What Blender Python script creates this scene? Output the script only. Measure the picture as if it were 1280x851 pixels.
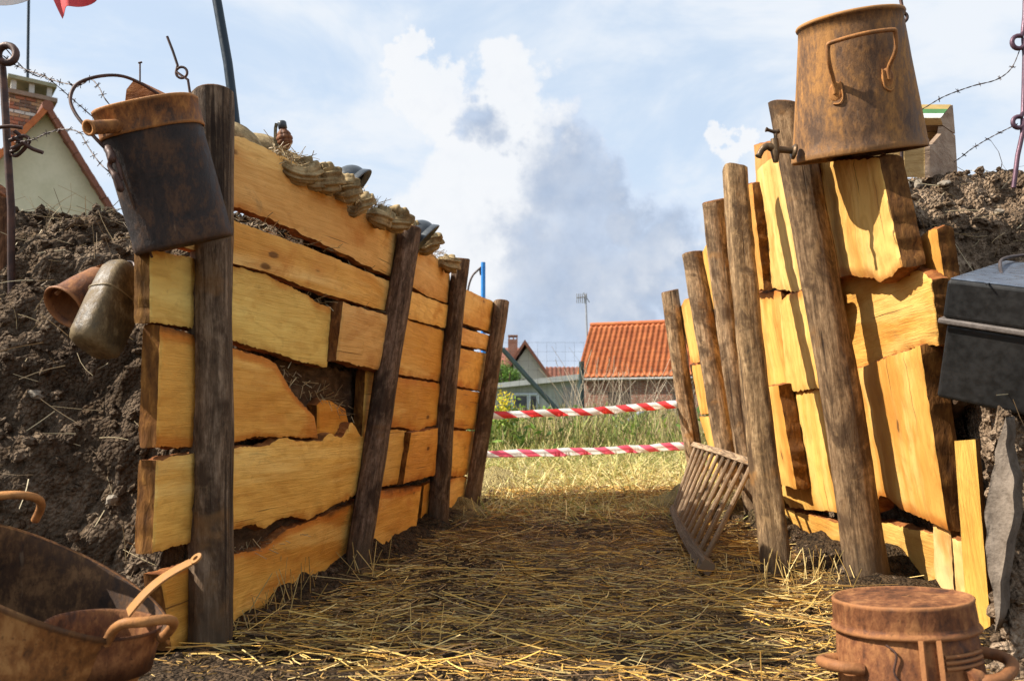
import bpy, bmesh, math, random
import numpy as np
from mathutils import Vector, Matrix, noise
random.seed(7); RS = np.random.RandomState(11)
S = bpy.context.scene
for o in list(bpy.data.objects): bpy.data.objects.remove(o)
COL = S.collection

# ------------------------------------------------------------------ camera
F, CX, CY, CH = 1000.0, 640.0, 425.5, 0.615
PITCH = math.atan(96.5 / F)
cam_d = bpy.data.cameras.new('camera'); cam = bpy.data.objects.new('camera', cam_d); COL.objects.link(cam)
cam.location = (0, 0, CH); cam.rotation_euler = (math.pi/2 + PITCH, 0, 0)
cam_d.sensor_width = 36.0; cam_d.lens = F/1280*36.0
cam_d.clip_start = 0.05; cam_d.clip_end = 3000
cam_d.dof.use_dof = True; cam_d.dof.focus_distance = 2.7; cam_d.dof.aperture_fstop = 6.0
S.camera = cam

# ------------------------------------------------------------------ view / exposure
S.view_settings.view_transform = 'Standard'; S.view_settings.look = 'None'
S.view_settings.exposure = 0.86; S.view_settings.gamma = 1.0
try: S.view_settings.use_curve_mapping = False
except Exception: pass

# ------------------------------------------------------------------ node helpers
def nd(t, typ, ins=None, **props):
    n = t.nodes.new(typ)
    for k, v in props.items(): setattr(n, k, v)
    for k, v in (ins or {}).items():
        s = n.inputs[k]
        if isinstance(v, bpy.types.NodeSocket): t.links.new(v, s)
        else:
            if isinstance(v, tuple) and len(v) == 3 and s.type == 'RGBA': v = v + (1.0,)
            s.default_value = v
    return n
def mth(t, op, a, b=0.0, clamp=False):
    return nd(t, 'ShaderNodeMath', {0: a, 1: b}, operation=op, use_clamp=clamp).outputs[0]
def vm(t, op, a, b=(0, 0, 0)):
    n = nd(t, 'ShaderNodeVectorMath', {0: a, 1: b}, operation=op)
    return n.outputs[1] if op in ('DISTANCE', 'DOT_PRODUCT', 'LENGTH') else n.outputs[0]
def mixc(t, f, a, b, blend='MIX'):
    return nd(t, 'ShaderNodeMix', {0: f, 6: a, 7: b}, data_type='RGBA', blend_type=blend).outputs[2]
def mr(t, v, a, b, c=0.0, d=1.0, smooth=True):
    return nd(t, 'ShaderNodeMapRange', {0: v, 1: a, 2: b, 3: c, 4: d}, interpolation_type='SMOOTHSTEP' if smooth else 'LINEAR').outputs[0]
def nz(t, vec, scale=5.0, detail=4.0, rough=0.55, dist=0.0):
    return nd(t, 'ShaderNodeTexNoise', {'Vector': vec, 'Scale': scale, 'Detail': detail, 'Roughness': rough, 'Distortion': dist}).outputs[0]
def ramp(t, f, stops):
    n = nd(t, 'ShaderNodeValToRGB', {0: f}); e = n.color_ramp.elements
    while len(e) < len(stops): e.new(0.5)
    for k, (p, c) in enumerate(stops):
        e[k].position = p; e[k].color = tuple(c) + (1,)
    return n.outputs[0]
def bump(t, h, strength=0.3, dist=0.01, normal=None):
    ins = {'Height': h, 'Strength': strength, 'Distance': dist}
    if normal: ins['Normal'] = normal
    return nd(t, 'ShaderNodeBump', ins).outputs[0]

# ------------------------------------------------------------------ world: Nishita sky with cumulus
SUN_D = Vector((1.0, 0.10, -0.94)).normalized()         # the way the sunlight travels
def ray(px, py):
    d = Vector((0, math.cos(PITCH), math.sin(PITCH))) + Vector((1, 0, 0))*((px-CX)/F) + Vector((0, -math.sin(PITCH), math.cos(PITCH)))*((CY-py)/F)
    return d / d.y
def build_world():
    w = bpy.data.worlds.new('World'); S.world = w; w.use_nodes = True
    t = w.node_tree; t.nodes.clear()
    sky = nd(t, 'ShaderNodeTexSky', sky_type='NISHITA', sun_disc=False)
    sd = -SUN_D
    sky.sun_elevation = math.asin(sd.z); sky.sun_rotation = math.atan2(sd.x, sd.y)
    sky.air_density = 1.0; sky.dust_density = 1.2; sky.ozone_density = 1.0
    d = nd(t, 'ShaderNodeTexCoord').outputs['Generated']
    blobs = [(512, 68, .036), (550, 125, .055), (640, 125, .070), (640, 185, .12), (720, 205, .085), (690, 270, .14),
             (775, 265, .06), (745, 235, .07), (575, 265, .11), (620, 340, .17), (720, 370, .16), (820, 330, .10), (570, 180, .055),
             (930, 195, .030), (760, 405, .11), (880, 390, .07)]
    def dens(vec, amp=1.3):
        warp = nd(t, 'ShaderNodeTexNoise', {'Vector': vec, 'Scale': 8.0, 'Detail': 7.0, 'Roughness': .62}).outputs['Color']
        wv = vm(t, 'ADD', vec, vm(t, 'MULTIPLY', vm(t, 'SUBTRACT', warp, (.5, .5, .5)), (.19, .19, .19)))
        acc = None
        for px, py, r in blobs:
            c = ray(px, py).normalized()
            m = mr(t, vm(t, 'DISTANCE', wv, tuple(c)), r*1.25, r*.25)
            acc = m if acc is None else nd(t, 'ShaderNodeMath', {0: acc, 1: m, 2: .12}, operation='SMOOTH_MAX').outputs[0]
        n1 = nz(t, vec, 11.0, 8.0, .58, .15)
        n0 = nz(t, vec, 2.6, 4.0, .5)
        far = mr(t, n0, .60, .76, 0, .50)                  # the same cumulus, scattered over the rest of the sky
        acc = mth(t, 'MAXIMUM', acc, far)
        return mth(t, 'ADD', acc, mth(t, 'MULTIPLY', mth(t, 'SUBTRACT', n1, .5), amp))
    D0 = dens(d)
    DL = dens(d, .7); D1 = dens(vm(t, 'ADD', d, (-.085, 0, .045)), .7)
    mask = mth(t, 'MULTIPLY', mr(t, D0, .33, .68), .90)
    lit = mr(t, mth(t, 'SUBTRACT', DL, D1), -.20, .56)
    thick = mr(t, D0, .45, 1.15)
    fine = nz(t, d, 26.0, 6.0, .6)
    lit = mth(t, 'ADD', lit, mth(t, 'MULTIPLY', mth(t, 'SUBTRACT', fine, .5), .5), True)
    shade = mixc(t, thick, (.36, .42, .515), (.215, .265, .355))
    ccol = mixc(t, lit, shade, (.515, .525, .54))
    veil_n = nz(t, vm(t, 'MULTIPLY', d, (1.0, 1.0, 2.4)), 3.2, 6.0, .6, .4)
    up = nd(t, 'ShaderNodeSeparateXYZ', {0: d}).outputs[2]
    veil = mr(t, veil_n, .34, .64, .76, 1.0)
    vcol = mixc(t, mr(t, veil_n, .38, .66), mixc(t, mr(t, up, -.02, .3), (.46, .495, .54), (.385, .455, .54)), (.475, .503, .54))
    b0 = nd(t, 'ShaderNodeBackground', {0: sky.outputs[0], 1: .11})
    b1 = nd(t, 'ShaderNodeBackground', {0: vcol, 1: 1.0})
    b2 = nd(t, 'ShaderNodeBackground', {0: ccol, 1: 1.0})
    m1 = nd(t, 'ShaderNodeMixShader', {0: veil, 1: b0.outputs[0], 2: b1.outputs[0]})
    m2 = nd(t, 'ShaderNodeMixShader', {0: mask, 1: m1.outputs[0], 2: b2.outputs[0]})
    out = nd(t, 'ShaderNodeOutputWorld'); t.links.new(m2.outputs[0], out.inputs[0])
build_world()

# ------------------------------------------------------------------ sun
sl = bpy.data.lights.new('sun', 'SUN'); sl.energy = 5.0; sl.angle = math.radians(.5); sl.color = (1.0, .93, .82)
so = bpy.data.objects.new('sun', sl); COL.objects.link(so)
so.rotation_euler = SUN_D.to_track_quat('-Z', 'Y').to_euler(); so.location = (-6, -2, 8)

# ------------------------------------------------------------------ photograph rays to real places
CAM = Vector((0, 0, CH))
def at(px, py, Y): return CAM + ray(px, py)*Y
def smooth(a, b, x):
    if a == b: return float(x >= b)
    u = min(1.0, max(0.0, (x-a)/(b-a))); return u*u*(3-2*u)
def floor_z(y): return .16*smooth(3.5, 7.6, y)
def xL(y, z): return -.873 + .19*(y-2.17) + (.15*smooth(2.0, 3.1, y) - .02)*z
def xR(y, z): return 1.37 + .06*(y-2.89) - .135*z
def on_wall(fx, px, py, off):
    d = ray(px, py)
    g = lambda Y: d.x*Y - fx(Y, CH + d.z*Y) - off
    a, b = .9, 9.0; ga = g(a)
    for _ in range(50):
        m = .5*(a+b); gm = g(m)
        if (gm > 0) == (ga > 0): a = m
        else: b = m
    return CAM + d*(.5*(a+b))
def on_L(px, py, off=0.0): return on_wall(xL, px, py, off)
def on_R(px, py, off=0.0): return on_wall(xR, px, py, -off)
def on_floor(px, py):
    d = ray(px, py); Y = 3.0
    for _ in range(60):
        Y = .5*Y + .5*min(60, (floor_z(Y) - CH)/d.z if d.z < -1e-4 else 60)
    return CAM + d*Y

# ------------------------------------------------------------------ mesh helpers
def wloc(p):
    v = Vector((0, 0, 0))
    while p is not None: v += Vector(p.location); p = p.parent
    return v
class MB:
    """collects shapes in world coordinates and links them as one mesh object"""
    def __init__(s): s.v, s.f, s.m, s.sm, s.uv, s.ca = [], [], [], [], [], []
    def add(s, verts, faces, mi=0, smooth=True, uv=None, ca=None):
        b = len(s.v); s.v += [tuple(p) for p in verts]
        s.uv += (uv if uv else [(0., 0.)]*len(verts)); s.ca += (ca if ca else [0.]*len(verts))
        for f in faces: s.f.append(tuple(b+i for i in f)); s.m.append(mi); s.sm.append(smooth)
        return b
    def box(s, c, size, R=None, mi=0, jit=0.0):
        c = Vector(c); R = R or Matrix.Identity(3); h = Vector(size)/2
        vs = []
        for x, y, z in ((-1,-1,-1),(1,-1,-1),(1,1,-1),(-1,1,-1),(-1,-1,1),(1,-1,1),(1,1,1),(-1,1,1)):
            p = R @ Vector((x*h.x, y*h.y, z*h.z)) + c
            if jit: p += Vector((random.uniform(-1,1), random.uniform(-1,1), random.uniform(-1,1)))*jit
            vs.append(p)
        s.add(vs, [(0,3,2,1),(4,5,6,7),(0,1,5,4),(1,2,6,5),(2,3,7,6),(3,0,4,7)], mi, False)
    def tube(s, pts, r, sides=8, mi=0, cap=True, flat=None, smooth=True):
        pts = [Vector(p) for p in pts]; n = len(pts)
        rs = r if isinstance(r, (list, tuple)) else [r]*n
        ref = None; vs = []; uv = []; L = 0
        for i, p in enumerate(pts):
            tg = (pts[min(i+1, n-1)] - pts[max(i-1, 0)])
            tg = tg.normalized() if tg.length > 1e-9 else Vector((0, 0, 1))
            if ref is None:
                ref = tg.orthogonal().normalized()
                if flat is not None: ref = (Vector(flat) - tg*tg.dot(Vector(flat))).normalized()
            ref = (ref - tg*tg.dot(ref)).normalized(); bi = tg.cross(ref)
            if i: L += (p-pts[i-1]).length
            for k in range(sides):
                a = 2*math.pi*k/sides + (math.pi/4 if sides == 4 else 0)
                vs.append(p + (ref*math.cos(a) + bi*math.sin(a))*rs[i]); uv.append((L, k/sides))
        fs = []
        for i in range(n-1):
            for k in range(sides):
                k2 = (k+1) % sides
                fs.append((i*sides+k, i*sides+k2, (i+1)*sides+k2, (i+1)*sides+k))
        s.add(vs, fs, mi, smooth and sides > 4, uv)
        if cap:
            s.add(vs[:sides], [tuple(reversed(range(sides)))], mi, False); s.add(vs[-sides:], [tuple(range(sides))], mi, False)
    def lathe(s, prof, B, seg=32, mi=0, sx=1.0, sy=1.0, expo=2.0, fn=None, smooth=True, a0=0.0, a1=2*math.pi):
        """profile [(r, h)] turned about the third column of the 4x4 frame B; expo > 2 squares the section"""
        vs = []; full = abs(a1-a0-2*math.pi) < 1e-6; cnt = seg if full else seg+1
        for j, (r, h) in enumerate(prof):
            for k in range(cnt):
                a = a0 + (a1-a0)*k/seg; c, q = math.cos(a), math.sin(a)
                e = (abs(c)**expo + abs(q)**expo)**(-1/expo)
                rr = r*e
                if fn: rr *= fn(a, j/(len(prof)-1), r)
                vs.append(B @ Vector((rr*c*sx, rr*q*sy, h)))
        fs = []
        for j in range(len(prof)-1):
            for k in range(seg):
                k2 = (k+1) % cnt
                fs.append((j*cnt+k, j*cnt+k2, (j+1)*cnt+k2, (j+1)*cnt+k))
        s.add(vs, fs, mi, smooth)
    def prism(s, poly, ext, mi=0):
        poly = [Vector(p) for p in poly]; ext = Vector(ext); n = len(poly)
        vs = poly + [p+ext for p in poly]
        fs = [tuple(range(n)), tuple(reversed(range(n, 2*n)))] + [((i+1) % n, i, n+i, n+(i+1) % n) for i in range(n)]
        s.add(vs, fs, mi, False)
    def build(s, name, mats, parent=None, loc=None, color=None, fixn=True):
        me = bpy.data.meshes.new(name)
        if parent is not None: off = wloc(parent); ol = Vector((0, 0, 0))
        elif loc is not None: off = Vector(loc); ol = off
        else:
            a = np.array(s.v); off = Vector(((a[:,0].min()+a[:,0].max())/2, (a[:,1].min()+a[:,1].max())/2, a[:,2].min())); ol = off
        me.from_pydata([(p[0]-off[0], p[1]-off[1], p[2]-off[2]) for p in s.v], [], s.f)
        me.polygons.foreach_set('material_index', s.m); me.polygons.foreach_set('use_smooth', s.sm)
        ul = me.uv_layers.new(name='UVMap')
        li = np.empty(len(me.loops), dtype=np.int32); me.loops.foreach_get('vertex_index', li)
        ul.data.foreach_set('uv', np.array(s.uv, dtype=np.float32)[li].ravel())
        at_ = me.attributes.new('edge', 'FLOAT', 'POINT'); at_.data.foreach_set('value', np.array(s.ca, dtype=np.float32))
        if fixn:
            bm = bmesh.new(); bm.from_mesh(me); bmesh.ops.remove_doubles(bm, verts=bm.verts, dist=1e-5) if False else None
            bmesh.ops.recalc_face_normals(bm, faces=bm.faces); bm.to_mesh(me); bm.free()
        for m in (mats if isinstance(mats, (list, tuple)) else [mats]): me.materials.append(m)
        o = bpy.data.objects.new(name, me); COL.objects.link(o); o.location = ol
        if parent is not None: o.parent = parent
        if color: o.color = tuple(color) + (1,)
        return o
def frame(o, z, x):
    z = Vector(z).normalized(); x = Vector(x); x = (x - z*z.dot(x)).normalized(); y = z.cross(x)
    return Matrix(((x.x, y.x, z.x, o[0]), (x.y, y.y, z.y, o[1]), (x.z, y.z, z.z, o[2]), (0, 0, 0, 1)))
def tag(o, label=None, cat=None, group=None, kind=None):
    for k, v in (('label', label), ('category', cat), ('group', group), ('kind', kind)):
        if v: o[k] = v
    return o
def thing(name, loc, label, cat, group=None):
    o = bpy.data.objects.new(name, None); COL.objects.link(o); o.location = loc; o.empty_display_size = .1
    return tag(o, label, cat, group)
def spline(pts, n=6):
    pts = [Vector(p) for p in pts]; out = []
    for i in range(len(pts)-1):
        p0, p1, p2, p3 = pts[max(i-1, 0)], pts[i], pts[i+1], pts[min(i+2, len(pts)-1)]
        for k in range(n):
            u = k/n
            out.append(.5*((2*p1) + (p2-p0)*u + (2*p0-5*p1+4*p2-p3)*u*u + (3*p1-p0-3*p2+p3)*u**3))
    out.append(pts[-1]); return out
def arr_mesh(name, V, Fc, mats, tint=None, loc=(0, 0, 0), smooth=False):
    """numpy vertices (n,3) and faces (m,k) to one object, with an optional per-vertex colour"""
    me = bpy.data.meshes.new(name); V = np.asarray(V, dtype=np.float32) - np.array(loc, dtype=np.float32); Fc = np.asarray(Fc, dtype=np.int32)
    me.vertices.add(len(V)); me.vertices.foreach_set('co', V.ravel())
    k = Fc.shape[1]; me.loops.add(Fc.size); me.loops.foreach_set('vertex_index', Fc.ravel())
    me.polygons.add(len(Fc)); me.polygons.foreach_set('loop_start', np.arange(0, Fc.size, k, dtype=np.int32))
    me.polygons.foreach_set('use_smooth', np.full(len(Fc), smooth))
    if tint is not None:
        a = me.attributes.new('tint', 'FLOAT_COLOR', 'POINT')
        a.data.foreach_set('color', np.concatenate([tint, np.ones((len(tint), 1))], 1).astype(np.float32).ravel())
    me.update(); me.validate()
    for m in (mats if isinstance(mats, (list, tuple)) else [mats]): me.materials.append(m)
    o = bpy.data.objects.new(name, me); COL.objects.link(o); o.location = loc
    return o

# ------------------------------------------------------------------ materials
def new_mat(name):
    m = bpy.data.materials.new(name); m.use_nodes = True; t = m.node_tree; t.nodes.clear()
    b = nd(t, 'ShaderNodeBsdfPrincipled'); o = nd(t, 'ShaderNodeOutputMaterial'); t.links.new(b.outputs[0], o.inputs[0])
    return m, t, b
def setb(t, b, color, rough, normal=None, metal=0.0, spec=.5):
    for k, v in (('Base Color', color), ('Roughness', rough), ('Metallic', metal), ('Specular IOR Level', spec)):
        if isinstance(v, bpy.types.NodeSocket): t.links.new(v, b.inputs[k])
        else: b.inputs[k].default_value = (v + (1.0,)) if isinstance(v, tuple) else v
    if normal is not None: t.links.new(normal, b.inputs['Normal'])
def uv_rand(t, sx, sy):
    uv = nd(t, 'ShaderNodeUVMap', uv_map='UVMap').outputs[0]
    rnd = nd(t, 'ShaderNodeObjectInfo').outputs['Random']
    off = nd(t, 'ShaderNodeCombineXYZ', {0: mth(t, 'MULTIPLY', rnd, 37.0), 1: mth(t, 'MULTIPLY', rnd, 91.0), 2: mth(t, 'MULTIPLY', rnd, 17.0)}).outputs[0]
    return lambda a, b: vm(t, 'MULTIPLY', vm(t, 'ADD', uv, off), (a, b, 1.0))
def mat_plank():
    m, t, b = new_mat('sawn_wood')
    P = uv_rand(t, 1, 1)
    oi = nd(t, 'ShaderNodeObjectInfo'); ocol, orn = oi.outputs['Color'], oi.outputs['Random']
    warp = nz(t, P(1.6, 4.5), 1.0, 4.0, .55, .4)
    grain = mr(t, nz(t, P(3.0, 48.0), 1.0, 7.0, .70, .5), .30, .70, 0, 1, False)
    v = nd(t, 'ShaderNodeSeparateXYZ', {0: P(1, 1)}).outputs[1]
    ph = mth(t, 'ADD', mth(t, 'MULTIPLY', v, 60.0), mth(t, 'MULTIPLY', warp, 46.0))
    ring = mr(t, mth(t, 'SINE', ph), .25, 1.0, 0, 1)                       # growth rings cut at a slant
    broad = nz(t, P(1.1, 3.0), 1.0, 5.0, .6, .5)
    c = mixc(t, mr(t, broad, .34, .66), (.80, .55, .205), (.56, .29, .070))
    c = mixc(t, mr(t, orn, .60, .95, 0, .55), c, (.82, .63, .33))
    c = mixc(t, mr(t, orn, .38, .05, 0, .40), c, (.55, .26, .065))
    c = mixc(t, mth(t, 'MULTIPLY', grain, .26), c, (.42, .21, .055))
    c = mixc(t, mth(t, 'MULTIPLY', ring, .26), c, (.44, .21, .05))
    pale = mr(t, nz(t, P(.8, 6.0), 1.0, 4.0, .6, .6), .50, .66)
    c = mixc(t, mth(t, 'MULTIPLY', pale, .45), c, (.86, .69, .38))
    stain = mr(t, nz(t, P(2.4, 3.2), 1.0, 5.0, .66, .9), .54, .70)
    c = mixc(t, mth(t, 'MULTIPLY', stain, .62), c, (.46, .19, .038))
    mould = mr(t, nz(t, P(2.0, 4.2), 1.0, 7.0, .74, .8), .58, .72)
    c = mixc(t, mth(t, 'MULTIPLY', mould, .50), c, (.20, .15, .085))
    mot = nz(t, P(26.0, 40.0), 1.0, 4.0, .7)
    c = mixc(t, mr(t, mot, .54, .74, 0, .30), c, (.34, .17, .05))
    split = mr(t, nz(t, P(1.3, 70.0), 1.0, 2.0, .5), .705, .735)
    c = mixc(t, mth(t, 'MULTIPLY', split, .75), c, (.09, .045, .018))
    vor = nd(t, 'ShaderNodeTexVoronoi', {'Vector': P(3.2, 7.5), 'Scale': 1.0, 'Randomness': 1.0})
    pick_ = mth(t, 'GREATER_THAN', nd(t, 'ShaderNodeSeparateColor', {0: vor.outputs['Color']}).outputs[0], .55)
    kd = mth(t, 'ADD', vor.outputs['Distance'], mth(t, 'MULTIPLY', grain, .05))
    c = mixc(t, mth(t, 'MULTIPLY', mth(t, 'MULTIPLY', mr(t, kd, .30, .10), pick_), .45), c, (.45, .19, .045))
    c = mixc(t, mth(t, 'MULTIPLY', mth(t, 'MULTIPLY', mr(t, kd, .12, .075), pick_), .85), c, (.11, .050, .018))
    edge = nd(t, 'ShaderNodeAttribute', attribute_name='edge').outputs['Fac']
    ee = mth(t, 'ADD', edge, mth(t, 'MULTIPLY', mth(t, 'SUBTRACT', nz(t, P(6.0, 6.0), 1.0, 6.0, .66), .5), 1.3))
    c = mixc(t, mr(t, ee, .22, .66, 0, .85), c, (.45, .165, .030))
    c = mixc(t, mr(t, ee, .62, 1.0, 0, .92), c, (.10, .038, .012))
    c = mixc(t, 1.0, c, ocol, 'MULTIPLY')
    fib = nz(t, P(12.0, 220.0), 1.0, 3.0, .6)
    h = mth(t, 'ADD', mth(t, 'ADD', grain, mth(t, 'MULTIPLY', fib, .6)), mth(t, 'SUBTRACT', mth(t, 'MULTIPLY', warp, 1.2), mth(t, 'MULTIPLY', split, .8)))
    setb(t, b, c, .74, bump(t, h, .5, .006), spec=.3); return m
def mat_bark(name, c0, c1, c2, sc=1.0):
    m, t, b = new_mat(name)
    co = nd(t, 'ShaderNodeTexCoord').outputs['Object']
    n = nz(t, vm(t, 'MULTIPLY', co, (14*sc, 14*sc, 40*sc)), 1.0, 6.0, .65, .5)
    n2 = nz(t, co, 9.0*sc, 5.0, .6)
    c = ramp(t, n, [(.3, c0), (.52, c1), (.72, c2)])
    c = mixc(t, mr(t, n2, .45, .7, 0, .6), c, c0)
    setb(t, b, c, .9, bump(t, mth(t, 'ADD', n, n2), .9, .012), spec=.2); return m
def mat_post():
    m, t, b = new_mat('weathered_post')
    P = uv_rand(t, 1, 1); oc = nd(t, 'ShaderNodeObjectInfo').outputs['Color']
    g = mr(t, mth(t, 'ADD', mth(t, 'MULTIPLY', nz(t, P(5.0, 46.0), 1.0, 8.0, .75, .5), .7), mth(t, 'MULTIPLY', nz(t, P(30.0, 60.0), 1.0, 5.0, .7), .3)), .32, .68, 0, 1, False)
    big = nz(t, P(4.0, 6.0), 1.0, 6.0, .65, .6)
    c = ramp(t, g, [(.12, (.036, .025, .016)), (.48, (.20, .142, .090)), (.85, (.46, .36, .25))])
    c = mixc(t, mr(t, big, .46, .60, 0, .78), c, (.050, .030, .017))
    c = mixc(t, mr(t, nz(t, P(9.0, 13.0), 1.0, 6.0, .7, .8), .55, .66, 0, .6), c, (.32, .235, .145))
    c = mixc(t, mr(t, nz(t, P(7, 5), 1.0, 4.0, .6), .58, .72, 0, .6), c, (.30, .17, .065))
    vor = nd(t, 'ShaderNodeTexVoronoi', {'Vector': P(3.2, 4.0), 'Scale': 1.0})
    pick = mth(t, 'GREATER_THAN', nd(t, 'ShaderNodeSeparateColor', {0: vor.outputs['Color']}).outputs[0], .6)
    k = mth(t, 'MULTIPLY', mr(t, vor.outputs['Distance'], .2, .08), pick)
    c = mixc(t, mth(t, 'MULTIPLY', k, .8), c, (.05, .028, .015))
    crack = mr(t, nz(t, P(1.3, 34.0), 1.0, 3.0, .5), .655, .70)
    c = mixc(t, mth(t, 'MULTIPLY', crack, .75), c, (.025, .015, .01))
    c = mixc(t, 1.0, c, oc, 'MULTIPLY')
    gz = nd(t, 'ShaderNodeSeparateXYZ', {0: nd(t, 'ShaderNodeNewGeometry').outputs['Position']}).outputs[2]
    mud = mr(t, mth(t, 'ADD', gz, mth(t, 'MULTIPLY', mth(t, 'SUBTRACT', big, .5), .35)), .20, .04, 0, .75)
    c = mixc(t, mud, c, (.085, .058, .036))
    h = mth(t, 'SUBTRACT', mth(t, 'ADD', g, mth(t, 'MULTIPLY', big, .5)), mth(t, 'MULTIPLY', crack, .6))
    setb(t, b, c, .82, bump(t, h, .75, .008), spec=.25); return m
def mat_endgrain():
    m, t, b = new_mat('end_grain')
    co = nd(t, 'ShaderNodeTexCoord').outputs['Object']; oc = nd(t, 'ShaderNodeObjectInfo').outputs['Color']
    n = nz(t, vm(t, 'MULTIPLY', co, (60, 60, 18)), 1.0, 5.0, .6, .4); n2 = nz(t, co, 7.0, 4.0, .6)
    c = ramp(t, n, [(.3, (.055, .024, .010)), (.55, (.15, .070, .025)), (.78, (.30, .16, .06))])
    c = mixc(t, mr(t, n2, .45, .68, 0, .7), c, (.085, .04, .018))
    c = mixc(t, 1.0, c, oc, 'MULTIPLY')
    setb(t, b, c, .9, bump(t, n, .8, .006), spec=.2); return m
def mat_rust(name='rusty_iron', dark=(.055, .03, .018), mid=(.20, .078, .026), hi=(.38, .17, .055), vert=1.0, rough=.72):
    m, t, b = new_mat(name)
    co = nd(t, 'ShaderNodeTexCoord').outputs['Object']
    big = nz(t, vm(t, 'MULTIPLY', co, (1, 1, vert)), 9.0, 6.0, .65, .5)
    sm = nz(t, vm(t, 'MULTIPLY', co, (1, 1, .45)), 70.0, 5.0, .7, .3)
    f = mth(t, 'ADD', mth(t, 'MULTIPLY', big, .62), mth(t, 'MULTIPLY', sm, .42))
    c = ramp(t, f, [(.42, dark), (.52, mid), (.62, hi)])
    pit = mr(t, nz(t, co, 160.0, 2.0, .5), .62, .72)
    c = mixc(t, mth(t, 'MULTIPLY', pit, .5), c, (.05, .022, .012))
    sc = mr(t, nz(t, vm(t, 'MULTIPLY', co, (40, 40, 6)), 1.0, 4.0, .6), .66, .76)
    c = mixc(t, mth(t, 'MULTIPLY', sc, .22), c, (.42, .30, .19))
    drip = mr(t, nz(t, vm(t, 'MULTIPLY', co, (34, 34, 2.2)), 1.0, 5.0, .65, .3), .56, .68)
    c = mixc(t, mth(t, 'MULTIPLY', drip, .34), c, dark)
    pt = nd(t, 'ShaderNodeNewGeometry').outputs['Pointiness']
    c = mixc(t, mr(t, pt, .515, .58, 0, .6), c, tuple(1.15*x for x in hi)); c = mixc(t, mr(t, pt, .485, .43, 0, .7), c, tuple(.6*x for x in dark))
    setb(t, b, c, mr(t, f, .42, .62, rough-.15, rough+.15), bump(t, mth(t, 'ADD', sm, big), .55, .004), metal=.1, spec=.3); return m
def mat_plain(name, c0, c1, scale=8.0, rough=.6, metal=0.0, bs=.2, bd=.004, spec=.4, stretch=(1, 1, 1)):
    m, t, b = new_mat(name)
    co = nd(t, 'ShaderNodeTexCoord').outputs['Object']
    n = nz(t, vm(t, 'MULTIPLY', co, stretch), scale, 6.0, .62, .3); n2 = nz(t, co, scale*9, 4.0, .6)
    f = mth(t, 'ADD', mth(t, 'MULTIPLY', n, .7), mth(t, 'MULTIPLY', n2, .3))
    c = mixc(t, mr(t, f, .35, .65), c0, c1)
    setb(t, b, c, mr(t, n2, .3, .7, rough-.1, min(1, rough+.1)), bump(t, f, bs, bd), metal=metal, spec=spec); return m
def mat_tint(name, rough=.8, trans=0.0, spec=.3):
    m, t, b = new_mat(name)
    a = nd(t, 'ShaderNodeAttribute', attribute_name='tint').outputs['Color']
    setb(t, b, a, rough, spec=spec)
    if trans:
        tr = nd(t, 'ShaderNodeBsdfTranslucent', {0: a}); mx = nd(t, 'ShaderNodeMixShader', {0: trans, 1: b.outputs[0], 2: tr.outputs[0]})
        t.links.new(mx.outputs[0], [n for n in t.nodes if n.type == 'OUTPUT_MATERIAL'][0].inputs[0])
    return m
def mat_soil(name, field=False, dry=1.0):  # dry scales soil lightness; its high value paints sunlight into the colour
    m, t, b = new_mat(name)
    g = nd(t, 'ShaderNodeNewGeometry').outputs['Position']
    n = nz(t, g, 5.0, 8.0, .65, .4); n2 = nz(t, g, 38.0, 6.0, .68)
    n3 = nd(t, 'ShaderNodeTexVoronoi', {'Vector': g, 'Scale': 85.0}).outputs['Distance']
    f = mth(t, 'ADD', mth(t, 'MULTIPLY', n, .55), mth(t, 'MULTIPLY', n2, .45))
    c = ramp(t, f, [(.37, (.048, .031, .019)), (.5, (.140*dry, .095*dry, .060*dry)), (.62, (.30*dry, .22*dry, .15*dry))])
    if field:
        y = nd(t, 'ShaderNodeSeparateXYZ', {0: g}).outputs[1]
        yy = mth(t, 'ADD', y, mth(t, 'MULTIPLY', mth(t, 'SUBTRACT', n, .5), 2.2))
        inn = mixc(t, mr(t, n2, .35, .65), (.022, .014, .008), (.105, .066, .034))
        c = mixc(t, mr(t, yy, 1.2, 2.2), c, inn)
        straw = mixc(t, nz(t, vm(t, 'MULTIPLY', g, (1, 2.5, 1)), 14.0, 6.0, .7), (.26, .20, .075), (.55, .44, .20))
        c = mixc(t, mr(t, yy, 4.3, 5.3), c, straw)
        grass = mixc(t, nz(t, g, .6, 5.0, .6), (.10, .13, .035), (.20, .19, .07))
        c = mixc(t, mr(t, yy, 8.5, 13.0), c, grass)
    h = mth(t, 'ADD', mth(t, 'ADD', mth(t, 'MULTIPLY', n, .6), n2), mth(t, 'MULTIPLY', n3, -.9))
    setb(t, b, c, .95, bump(t, h, 1.0, .03), spec=.15); return m

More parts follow.
